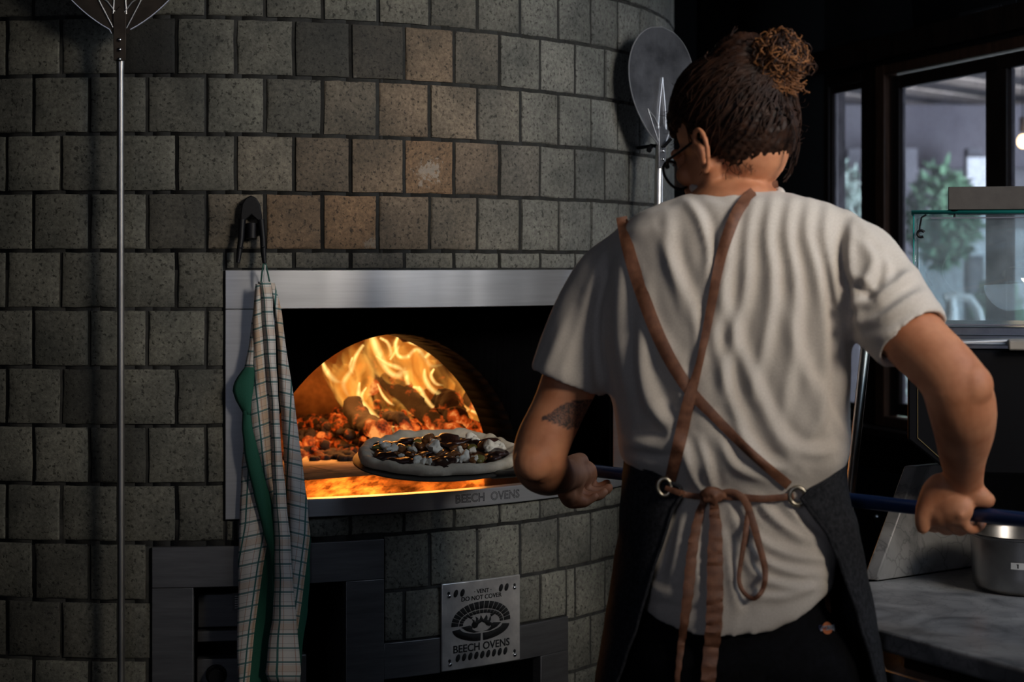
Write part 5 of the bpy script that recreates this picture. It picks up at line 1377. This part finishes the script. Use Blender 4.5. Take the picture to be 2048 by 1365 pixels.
# stray fringe at nape and around the outline
st = MB()
for i in range(70):
    rr = random.Random(i+5000)
    px_, py_ = rr.uniform(1395, 1560), rr.uniform(318, 338); s0 = None
    o_ = Vector((0,0,H)); dr = (P(px_, py_, 1)-o_).normalized(); h_ = capt.ray_cast(o_, dr)
    if h_[0] is None: continue
    p = h_[0]; v = Vector((rr.uniform(-.3,.3), -.15, -1)).normalized(); pts = [p]; c = rr.uniform(-40, 40)
    for k in range(7):
        v = (v + Vector((math.sin(k*c*.03+c)*.35, rr.uniform(-.05,.12), .0))).normalized(); p = p + v*rr.uniform(.0015,.0042); pts.append(p)
    st.tube(pts, [.0004]*7+[.0002], 4)
def curl(pts2, d, r=.0006, jit=0.0, n=8):
    arr = catmull([(x+random.uniform(-jit,jit), y+random.uniform(-jit,jit), d+random.uniform(-.012,.012)) for x, y in pts2], n)
    st.tube([P(*q) for q in arr], [r]*(len(arr)-1)+[r*.4], 5)
for j in range(5):
    curl([(1490,105),(1465,100),(1450,108),(1440,126),(1424,130),(1412,118),(1414,104)], 2.62, .0006, 3)
    curl([(1500,120),(1478,98),(1462,70),(1472,55)], 2.62, .0004, 4)
    curl([(1600,112),(1618,118),(1630,128),(1632,140),(1622,152)], 2.60, .0005, 3)
    curl([(1560,190),(1575,225),(1588,262),(1590,300),(1582,345),(1570,360)], 2.58, .0007, 5)
    curl([(1570,200),(1592,240),(1596,290),(1592,330)], 2.57, .0005, 4)
for j in range(60):
    rr = random.Random(j+77); q = rr.uniform(0, 6.28)
    e = (1470+128*math.cos(q), 235-105*math.sin(q))
    if e[1] > 330 or (e[0] < 1345 and e[1] > 240): continue
    curl([e, (e[0]+12*math.cos(q)+rr.uniform(-8,8), e[1]-8*math.sin(q)), (e[0]+16*math.cos(q)+rr.uniform(-14,14), e[1]-6*math.sin(q)+rr.uniform(-10,10))], 2.64, .00035, 1, 4)
obj('stray_hair', st, M['hair'], hair, None)
bn = MB(); bn.ball(BN, (.036,.036,.034), 20, 14)
limb(bn, [(BN, .030), (P(1555,162,2.60), .022)], 16)
b_ = remesh(bn, .004, 2); bun = obj('bun', b_, M['hair'], hair, None)
st = MB()
for i in range(330):
    rr = random.Random(i+900)
    c = BN + Vector((rr.gauss(0,.004), rr.gauss(0,.004), rr.gauss(0,.004)))
    A = Vector((rr.gauss(0,1), rr.gauss(0,1), rr.gauss(0,1))).normalized(); B = A.orthogonal().normalized(); Rr = rr.uniform(.030, .043); a0 = rr.uniform(0, 6.28); L_ = rr.uniform(1.2, 3.2)
    Cx = A.cross(B); pts = []
    for k in range(15):
        t = k/14; q = a0 + L_*t; w = Rr*(1+.10*math.sin(t*22+a0)) * (1 + (.30*max(0, t-.75)*4*rr.uniform(0, .8)))
        pts.append(c + (B*math.cos(q) + Cx*math.sin(q))*w + A*(.010*math.sin(t*9+a0)))
    st.tube(pts, [.0009]*14+[.0004], 5, mi=0 if rr.random() < .5 else 1)
for i in range(46):      # ringlets dropping out at the right and below
    rr = random.Random(i+3000); s0 = P(rr.uniform(1545,1612), rr.uniform(120,165), 2.575); p = s0; pts = []; rad_ = rr.uniform(.004,.010); ph = rr.uniform(0,6.28)
    for k in range(16):
        t = k/15; pts.append(s0 + Vector((rad_*math.cos(ph+t*8)*(.4+t) + rr.choice((-1,1))*0, rad_*math.sin(ph+t*8)*.5-.006, -t*rr.uniform(.018,.024) + rad_*.5*math.sin(ph+t*8))))
    st.tube(pts, [.0009]*15+[.0004], 5, mi=1)
obj('bun_curls', st, [M['hair'], M['hair_light']], bun, None)

# --- t-shirt
rows = [ # py, left px, right px, half thickness, centre distance
 (384,1392,1556,.060,2.650),(392,1362,1600,.075,2.645),(404,1325,1640,.088,2.64),(428,1272,1700,.100,2.64),(465,1228,1735,.112,2.64),(540,1206,1738,.128,2.645),
 (620,1205,1708,.136,2.65),(700,1210,1691,.138,2.65),(780,1222,1687,.136,2.65),(840,1232,1689,.134,2.65),(885,1238,1690,.134,2.65),(915,1241,1682,.132,2.65),
 (938,1262,1668,.122,2.65),(960,1285,1650,.112,2.65),(990,1300,1648,.106,2.65),(1020,1298,1652,.108,2.65),(1070,1290,1658,.118,2.65),(1120,1283,1662,.128,2.65),
 (1170,1279,1660,.134,2.65),(1205,1277,1656,.136,2.65),(1235,1277,1652,.137,2.65)]
TW_ = R_(-9)    # the left shoulder is further away
def ring_at(py, l, r, ht, d, n=72, ex_=2.5, hem=0.0):
    a = (r-l)/2/F*d; c = P((l+r)/2, py, d); out = []
    for j in range(n):
        q = 2*math.pi*j/n; cs, sn = math.cos(q), math.sin(q)
        x = a*math.copysign(abs(cs)**(2/ex_), cs); y = ht*math.copysign(abs(sn)**(2/ex_), sn)
        p = c + Vector((x, y - x*math.tan(R_(9)), 0))
        if hem:
            pxx = 1024+F*p.x/p.y
            g = float(np.interp(pxx, [1275,1340,1440,1520,1600,1655], [1212,1236,1250,1240,1208,1165]))
            p.z += hem*(1235-g)/F*d
        out.append(p)
    return out
sb = MB()
arr = rows
dense = []
for i in range(len(arr)-1):
    for k in range(3):
        t = k/3; dense.append([arr[i][j]*(1-t)+arr[i+1][j]*t for j in range(5)])
dense.append(list(arr[-1]))
rg = [ring_at(*r, ex_=2.2+.5*min(1, max(0, (r[0]-384)/80)), hem=min(1, max(0, (r[0]-1020)/200))) for r in dense]
sb.rings(rg[::-1])
def sleeve(nodes, wall=.008, depth=.055, n=32):
    arr = catmull([list(p)+[r, r2] for p, r, r2 in nodes], 8)
    pts = [Vector(q[:3]) for q in arr]; d1 = (pts[-1]-pts[-2]).normalized(); rs = []
    up0 = Vector((0,1,0))
    def rg_(p, t, r, r2):
        e = (up0 - t*up0.dot(t)).normalized(); f = t.cross(e)
        return [p + f*math.cos(q)*r + e*math.sin(q)*r2 for q in [2*math.pi*j/n for j in range(n)]]
    for i, p in enumerate(pts):
        t = (pts[min(i+1, len(pts)-1)]-pts[max(i-1, 0)]).normalized(); rs.append(rg_(p, t, arr[i][3], arr[i][4]))
    r, r2 = arr[-1][3], arr[-1][4]; p = pts[-1]
    rs.append(rg_(p + d1*.001, d1, r-wall*.5, r2-wall*.5)); rs.append(rg_(p, d1, r-wall, r2-wall))
    rs.append(rg_(p - d1*depth, d1, r-wall*1.2, r2-wall*1.2))
    sb.rings(rs)
sleeve([(P(1300,510,2.70), .055, .06), (P(1240,565,2.70), .070, .070), (P(1180,650,2.71), .065, .066), (P(1132,768,2.712), .0605, .060)])
sleeve([(P(1640,500,2.60), .060, .06), (P(1692,535,2.575), .078, .075), (P(1757,598,2.54), .070, .070), (P(1829,682,2.487), .0585, .058)])
# collar rib
shirt = remesh(sb, .0044, 14)
a = co_of(shirt); no = no_of(shirt)
px = 1024 + F*a[:,0]/a[:,1]; py = CY - F*(a[:,2]-H)/a[:,1]
front = np.clip(-no[:,1]*1.6+.25, 0, 1)
disp = np.zeros(len(a))
def fold(pts, amp, w, flank=.55):
    global disp
    pts = np.array(catmull(pts, 5)); best = np.full(len(a), 1e9); tt = np.zeros(len(a)); sgn = np.zeros(len(a))
    for i in range(len(pts)-1):
        p0, p1 = pts[i], pts[i+1]; dv = p1-p0; L2 = dv@dv + 1e-9
        t = np.clip(((px-p0[0])*dv[0]+(py-p0[1])*dv[1])/L2, 0, 1)
        dx = px-(p0[0]+t*dv[0]); dy = py-(p0[1]+t*dv[1]); dd = np.hypot(dx, dy); mk = dd < best
        best[mk] = dd[mk]; tt[mk] = (i+t[mk])/(len(pts)-1); sgn[mk] = np.sign(dx*dv[1]-dy*dv[0])[mk]
    end = np.sin(np.pi*np.clip(tt, .02, .98))**.45
    sd = best*sgn
    disp += amp*end*(np.exp(-(sd/w)**2) - flank*np.exp(-((sd-1.7*w)/(1.1*w))**2))
FO = [
 ([(1335,430),(1345,520),(1385,620),(1400,720)],.0040,13),([(1372,400),(1400,440),(1418,500),(1415,560)],.0052,11),([(1320,470),(1350,560),(1370,640)],.0030,12),
 ([(1470,420),(1455,500),(1445,600),(1420,700)],.0038,13),([(1510,395),(1495,470),(1490,580),(1460,700),(1440,800)],.0042,13),
 ([(1548,385),(1535,470),(1545,560),(1530,680),(1500,800)],.0048,13),([(1585,392),(1575,470),(1590,570),(1585,700),(1560,850)],.0050,13),
 ([(1620,400),(1612,470),(1635,560),(1650,690),(1640,830),(1610,890)],.0050,13),([(1655,405),(1650,480),(1668,560),(1682,660),(1690,780)],.0046,12),
 ([(1688,440),(1680,520),(1690,600),(1700,670)],-.0075,10),([(1440,560),(1470,680),(1520,800),(1570,900),(1600,930)],.0044,15),
 ([(1420,640),(1450,760),(1480,850),(1530,930)],.0046,14),([(1560,600),(1600,720),(1640,820),(1660,880)],.0036,16),
 ([(1280,640),(1285,740),(1310,820),(1360,850)],.0058,15),([(1250,500),(1240,600),(1240,700),(1255,790)],.0042,14),([(1215,520),(1195,600),(1192,700),(1200,790)],-.0060,10),
 ([(1290,560),(1300,640),(1345,720)],.0024,14),([(1255,880),(1310,888),(1350,880)],.0050,11),([(1245,905),(1320,915),(1350,908)],-.0035,9),
 ([(1360,720),(1365,800),(1345,860)],.0028,12),([(1185,560),(1155,650),(1120,740)],.0030,14),([(1150,600),(1110,700),(1085,750)],.0022,12),([(1225,480),(1200,540),(1180,600)],.0030,12),
 ([(1310,760),(1330,850),(1370,900),(1410,960)],.0034,13),([(1395,880),(1415,930),(1425,985)],.0044,9),([(1440,880),(1470,930),(1530,960)],.0048,11),([(1470,860),(1520,920),(1570,940)],.0050,12),
 ([(1365,900),(1385,950),(1410,990)],.0036,8),([(1560,870),(1610,905),(1670,900)],.0046,13),([(1630,760),(1668,830),(1690,880)],.0040,12),
 ([(1450,1000),(1490,1060),(1560,1105),(1645,1120)],.0052,11),([(1460,1040),(1510,1110),(1580,1145),(1655,1150)],.0050,10),([(1470,1090),(1520,1155),(1590,1175),(1640,1170)],.0046,10),
 ([(1520,1005),(1560,1050),(1620,1085)],.0046,10),([(1570,1005),(1600,1050),(1640,1080)],.0038,9),([(1500,1000),(1530,1040),(1590,1090)],-.0030,8),
 ([(1340,1000),(1320,1080),(1300,1150)],.0040,12),([(1370,1010),(1355,1100),(1335,1180)],.0034,12),([(1295,1170),(1330,1185),(1370,1180)],.0046,12),([(1400,1030),(1395,1120),(1400,1210)],.0032,10),
 ([(1455,1080),(1465,1160),(1475,1220)],.0040,11),([(1500,1190),(1560,1195),(1620,1180)],.0036,9),([(1288,1202),(1350,1214),(1400,1216)],-.0022,6),
 ([(1720,480),(1745,520),(1735,560),(1715,600)],.0058,12),([(1700,610),(1750,600),(1800,560),(1825,545)],.0052,12),([(1705,645),(1760,640),(1820,600),(1850,585)],.0050,12),
 ([(1720,680),(1770,670),(1840,640)],.0040,11),([(1760,500),(1775,540),(1760,575)],.0040,10),([(1690,560),(1725,580),(1745,600)],-.0050,9),([(1705,430),(1740,470),(1775,500)],.0030,12),
 ([(1420,395),(1470,400),(1530,385)],-.0020,8),
]
for f_ in FO: fold(*f_)
nz = np.array([noise.noise(Vector((p[0]*26, p[1]*26, p[2]*9))) for p in a])*.0022 + np.array([noise.noise(Vector((p[0]*60, p[1]*60, p[2]*32+5))) for p in a])*.0005
set_co(shirt, a + no*(np.clip(disp, -.012, .014)*1.6*front + nz)[:,None])
relax(shirt, 1, .4)
tshirt = obj('t_shirt', shirt, M['shirt'], person, None)
shirt_bvh = BVHTree.FromPolygons([tuple(v.co) for v in shirt.vertices], [tuple(p.vertices) for p in shirt.polygons])
CAMP = Vector((0,0,H))
def on_shirt(x, y, off=.002, dflt=2.50):
    dr = (P(x, y, 1)-CAMP).normalized(); h_ = shirt_bvh.ray_cast(CAMP, dr)
    if h_[0] is None: return P(x, y, dflt), Vector((0,-1,0))
    return h_[0] - dr*off*1.0, h_[1]
# collar rib at the neck
b = MB(); pts = []
for i in range(40):
    q = 2*math.pi*i/39; c = P(1474, 381, 2.655); p = c + Vector((.064*math.cos(q), .056*math.sin(q)-.064*math.cos(q)*math.tan(R_(9)), .012*math.sin(q)*1.0 - .004*math.cos(q)))
    pts.append(p)
b.tube(pts, .0075, 10, cap=False); obj('collar', b, M['shirt'], tshirt, None)

# --- trousers
b = MB(); rws = []
for py_, l, r, ht in ((1010,1320,1630,.090),(1100,1305,1640,.100),(1200,1295,1645,.116),(1255,1262,1690,.132),(1300,1250,1712,.145),(1365,1244,1722,.142),(1440,1240,1728,.135)):
    rws.append(ring_at(py_, l, r, ht, 2.655, 48, 2.5))
b.rings(rws[::-1])
for s, fo, top in ((-1, FL, P(1370, 1400, 2.67)), (1, FR, P(1590, 1400, 2.64))):
    limb(b, [(top, .098), (Vector((fo.x, fo.y-.02, .55)), .082), (Vector((fo.x, fo.y, .30)), .078), (Vector((fo.x, fo.y-.01, .11)), .080)], 24)
tm = remesh(b, .007, 4)
a = co_of(tm); no = no_of(tm)
nz = np.array([noise.noise(Vector((p[0]*14, p[1]*14, p[2]*20))) for p in a])*.005; set_co(tm, a + no*nz[:,None])
trs = obj('trousers', tm, M['trousers'], person, None)
tb_ = BVHTree.FromPolygons([tuple(v.co) for v in tm.vertices], [tuple(p.vertices) for p in tm.polygons])
def on_tr(x, y, off=.002):
    dr = (P(x, y, 1)-CAMP).normalized(); h_ = tb_.ray_cast(CAMP, dr)
    return (h_[0] - dr*off) if h_[0] is not None else P(x, y, 2.5)
for s, fo in ((-1, FL), (1, FR)):
    b = MB(); limb(b, [(Vector((fo.x+.005, fo.y-.05, .05)), .046), (Vector((fo.x-.015, fo.y+.05, .048)), .046), (Vector((fo.x-.045, fo.y+.19, .036)), .034)], 20)
    for i, v in enumerate(b.v): b.v[i] = (v[0], v[1], max(v[2], .002))
    obj('shoe', b, M['black_plastic'], person, 60)
# round woven badge on the hip
b = MB(); c = (1655, 1257)
def patch(pts, off, m): 
    bb = MB(); n = len(pts); A1 = [on_tr(x, y, off) for x, y in pts]; bb.add(A1, [tuple(range(n))]); return bb
bd = obj('badge', patch([(c[0]+10.5*math.cos(q), c[1]+12.5*math.sin(q)) for q in [2*math.pi*i/28 for i in range(28)]], .003, 0), mat('orange_thread', (.42,.13,.05), .8), trs, None, recalc=False)
obj('badge_band', patch([(c[0]-14, c[1]+1), (c[0]-9, c[1]-4), (c[0]+8, c[1]-6), (c[0]+14, c[1]-8), (c[0]+14, c[1]+6), (c[0]+9, c[1]+3), (c[0]-8, c[1]+5), (c[0]-14, c[1]+6)], .0036, 0), mat('pale_blue_thread', (.30,.34,.42), .8), bd, None, recalc=False)
me = text_mesh('Dickies', .0085, .0001); a = co_of(me)
set_co(me, np.array([list(on_tr(c[0]+x*F/2.5, c[1]-1-y*F/2.5, .0042)) for x, y, z in a])); obj('badge_lettering', me, mat('navy_thread', (.02,.03,.10), .8), bd, None)

# --- apron: wraps the front and the sides, open at the back
ap = MB(); n = 56
arow = [ # py, outer left, outer right, half thick, inner edge left px, inner edge right px
 (922,1252,1680,.134,1266,1668),(940,1250,1682,.132,1308,1632),(958,1248,1684,.130,1345,1592),(975,1247,1686,.128,1348,1574),(1000,1246,1689,.130,1334,1592),(1040,1243,1703,.138,1322,1622),
 (1090,1238,1712,.146,1305,1645),(1140,1232,1721,.152,1290,1662),(1200,1222,1733,.156,1274,1682),(1260,1212,1744,.160,1256,1700),(1310,1204,1752,.162,1240,1715),(1365,1195,1762,.164,1222,1732),(1500,1180,1785,.165,1205,1760)]
grid = []
ad = []
for i in range(len(arow)-1):
    for k in range(4):
        t = k/4; ad.append([arow[i][j]*(1-t)+arow[i+1][j]*t for j in range(6)])
ad.append(list(arow[-1]))
for (py_, l, r, ht, il, ir) in ad:
    d = 2.655; aa = (r-l)/2/F*d; c = P((l+r)/2, py_, d); mid = (l+r)/2
    # back is at q=-90deg; edges given by their picture columns
    uL = max(-.985, min(-.02, (il-mid)/((r-l)/2))); uR = min(.985, max(.02, (ir-mid)/((r-l)/2)))
    ex_ = 2.4
    qL = math.pi + math.acos(min(1, (-uL)**(ex_/2))); qR = 2*math.pi - math.acos(min(1, uR**(ex_/2)))
    q0, q1 = qL, qR - 2*math.pi      # from left back edge down through 180, 90 (front), 0 to right back edge
    ring = []
    for j in range(n+1):
        q = q0 + (q1-q0)*j/n; cs, sn = math.cos(q), math.sin(q)
        x = aa*math.copysign(abs(cs)**(2/ex_), cs); y = ht*math.copysign(abs(sn)**(2/ex_), sn)
        w = .0035*noise.noise(Vector((q*3, py_*.02, 3)))
        ring.append(c + Vector((x*(1+w*4), y*(1+w*4) - x*math.tan(R_(9)), 0)))
    grid.append(ring)
ap.rings(grid, cap=False, closed=False)
# bib over the chest
bib = []
for z in np.linspace(0, 1, 12):
    py_ = 930-430*z; wd = .15*(1-z*.25)
    c = P(1468, py_, 2.65); bib.append([c + Vector((u*wd, .150+.002 - .03*abs(u)**2 - u*wd*math.tan(R_(9)), 0)) for u in np.linspace(-1, 1, 14)])
ap.rings(bib, cap=False, closed=False)
apo = obj('apron', ap, M['denim'], person, None, recalc=False); m = apo.modifiers.new('s', 'SOLIDIFY'); m.thickness = .002; m.offset = 0
# stitched hem rolls along the back edges
hm = MB()
for e in (0, -1): hm.tube([r[e] + Vector((0,-.001,0)) for r in grid], .0028, 8)
obj('hem', hm, M['denim'], apo)
ab = BVHTree.FromPolygons([tuple(v) for v in ap.v], ap.f)

def on_any(x, y, off):
    dr = (P(x, y, 1)-CAMP).normalized(); best = None
    for bv in (shirt_bvh, ab, tb_):
        h_ = bv.ray_cast(CAMP, dr)
        if h_[0] is not None and (best is None or h_[3] < best): best = h_[3]
    if best is None: best = 2.66
    return CAMP + dr*(best-off)
def strap(pts, wpx, off=.0035, thick=.0022, twist=None, free=False, sm_=3):
    arr = catmull([(x, y, w) for (x, y), w in zip(pts, wpx)], 10); n = len(arr)
    base = [on_any(q[0], q[1], off) for q in arr]
    dd = np.array([p.y for p in base]); dd0 = dd.copy()
    for _ in range(14 if free else 4): dd[1:-1] = np.minimum((dd[:-2]+dd[1:-1]*2+dd[2:])/4, dd0[1:-1]+ (0 if free else .001))
    bb = MB(); rs = []
    for i, q in enumerate(arr):
        t = np.array(arr[min(i+1, n-1)][:2])-np.array(arr[max(i-1, 0)][:2]); t /= np.linalg.norm(t)+1e-9; nn = np.array([-t[1], t[0]])
        h_ = q[2]/2; cr = []
        tw_ = twist(i/(n-1)) if twist else 0
        for u_, o_ in ((-1,0),(-.6,-.4),(0,-.6),(.6,-.4),(1,0),(1,1),(.5,1),(0,1),(-.5,1),(-1,1)):
            x = q[0]+nn[0]*u_*h_*math.cos(tw_); y = q[1]+nn[1]*u_*h_*math.cos(tw_)
            edge = on_any(x, y, off).y if not free else dd[i]
            dpt = .5*dd[i]+.5*min(edge, dd[i]+.010) + o_*thick + u_*h_/F*2.5*math.sin(tw_)
            cr.append(P(x, y, dpt))
        rs.append(cr)
    bb.rings(rs); return bb
obj('cross_strap', strap([(1243,434),(1257,500),(1285,590),(1325,690),(1375,775),(1430,835),(1500,905),(1578,972)], [22,25,27,27,25,20,18,20]), M['leather'], apo)
obj('cross_strap', strap([(1556,368),(1520,376),(1480,415),(1452,480),(1436,540),(1415,650),(1398,730),(1378,800),(1360,880),(1340,962)], [14,20,23,23,20,17,15,24,26,22], .006), M['leather'], apo)
for x, y in ((1328,974),(1594,992)):
    c = on_any(x, y, .004); b = MB(); ring = [c + Vector((.0115*math.cos(q)*(.85 if x < 1400 else 1), -.004, .0125*math.sin(q))) for q in [2*math.pi*i/24 for i in range(25)]]
    b.tube(ring, .0034, 10, cap=False); obj('eyelet', b, M['eyelet'], apo)
obj('waist_tie', strap([(1330,976),(1352,984),(1380,992),(1412,994)], [10,12,12,13], .008, free=True), M['leather'], apo)
obj('waist_tie', strap([(1432,993),(1480,995),(1530,998),(1588,993)], [13,14,14,13], .007, free=True), M['leather'], apo)
kc = on_any(1424, 992, .016)
b = MB(); kb = MB()
limb(kb, [(kc+Vector((-.012,0,.002)), .0065), (kc+Vector((-.004,-.004,.006)), .008), (kc+Vector((.007,-.003,.004)), .008), (kc+Vector((.016,0,.0)), .006)], 14)
limb(kb, [(kc+Vector((-.004,-.006,.008)), .005), (kc+Vector((.003,-.008,.0)), .0055), (kc+Vector((.002,-.004,-.010)), .005)], 12)
limb(kb, [(kc+Vector((-.010,-.002,-.006)), .005), (kc+Vector((0,-.006,-.004)), .005), (kc+Vector((.010,-.003,-.004)), .005)], 12)
obj('knot', remesh(kb, .0016, 2), M['leather'], apo, None)
def crinkle(mb_, amp=.0010, fr_=420):
    for i, v in enumerate(mb_.v):
        k = noise.noise(Vector((v[0]*30, 3, v[2]*60)))*2; mb_.v[i] = (v[0]+amp*.5*math.sin(v[2]*fr_*.7), v[1]-amp*math.sin(v[2]*fr_+k*2)*(1+k), v[2])
    return mb_
obj('tie_end', crinkle(strap([(1408,998),(1396,1040),(1385,1100),(1377,1180),(1368,1250),(1360,1310),(1352,1385)], [12,18,21,22,17,13,9], .008, free=True)), M['leather'], apo)
obj('tie_end', crinkle(strap([(1426,1000),(1431,1050),(1430,1110),(1430,1190),(1427,1260),(1420,1320),(1414,1390)], [16,24,31,33,33,30,30], .009, free=True), .0013, 380), M['leather'], apo)
def tw2(t): return .9*math.sin(t*math.pi)
obj('tie_loop', strap([(1430,990),(1462,984),(1488,1000),(1504,1040),(1518,1090),(1530,1140),(1526,1178),(1508,1198),(1488,1186),(1478,1160),(1484,1110),(1492,1060),(1496,1020)], [10,12,15,15,14,12,10,9,9,9,10,11,9], .012, free=True), M['leather'], apo)
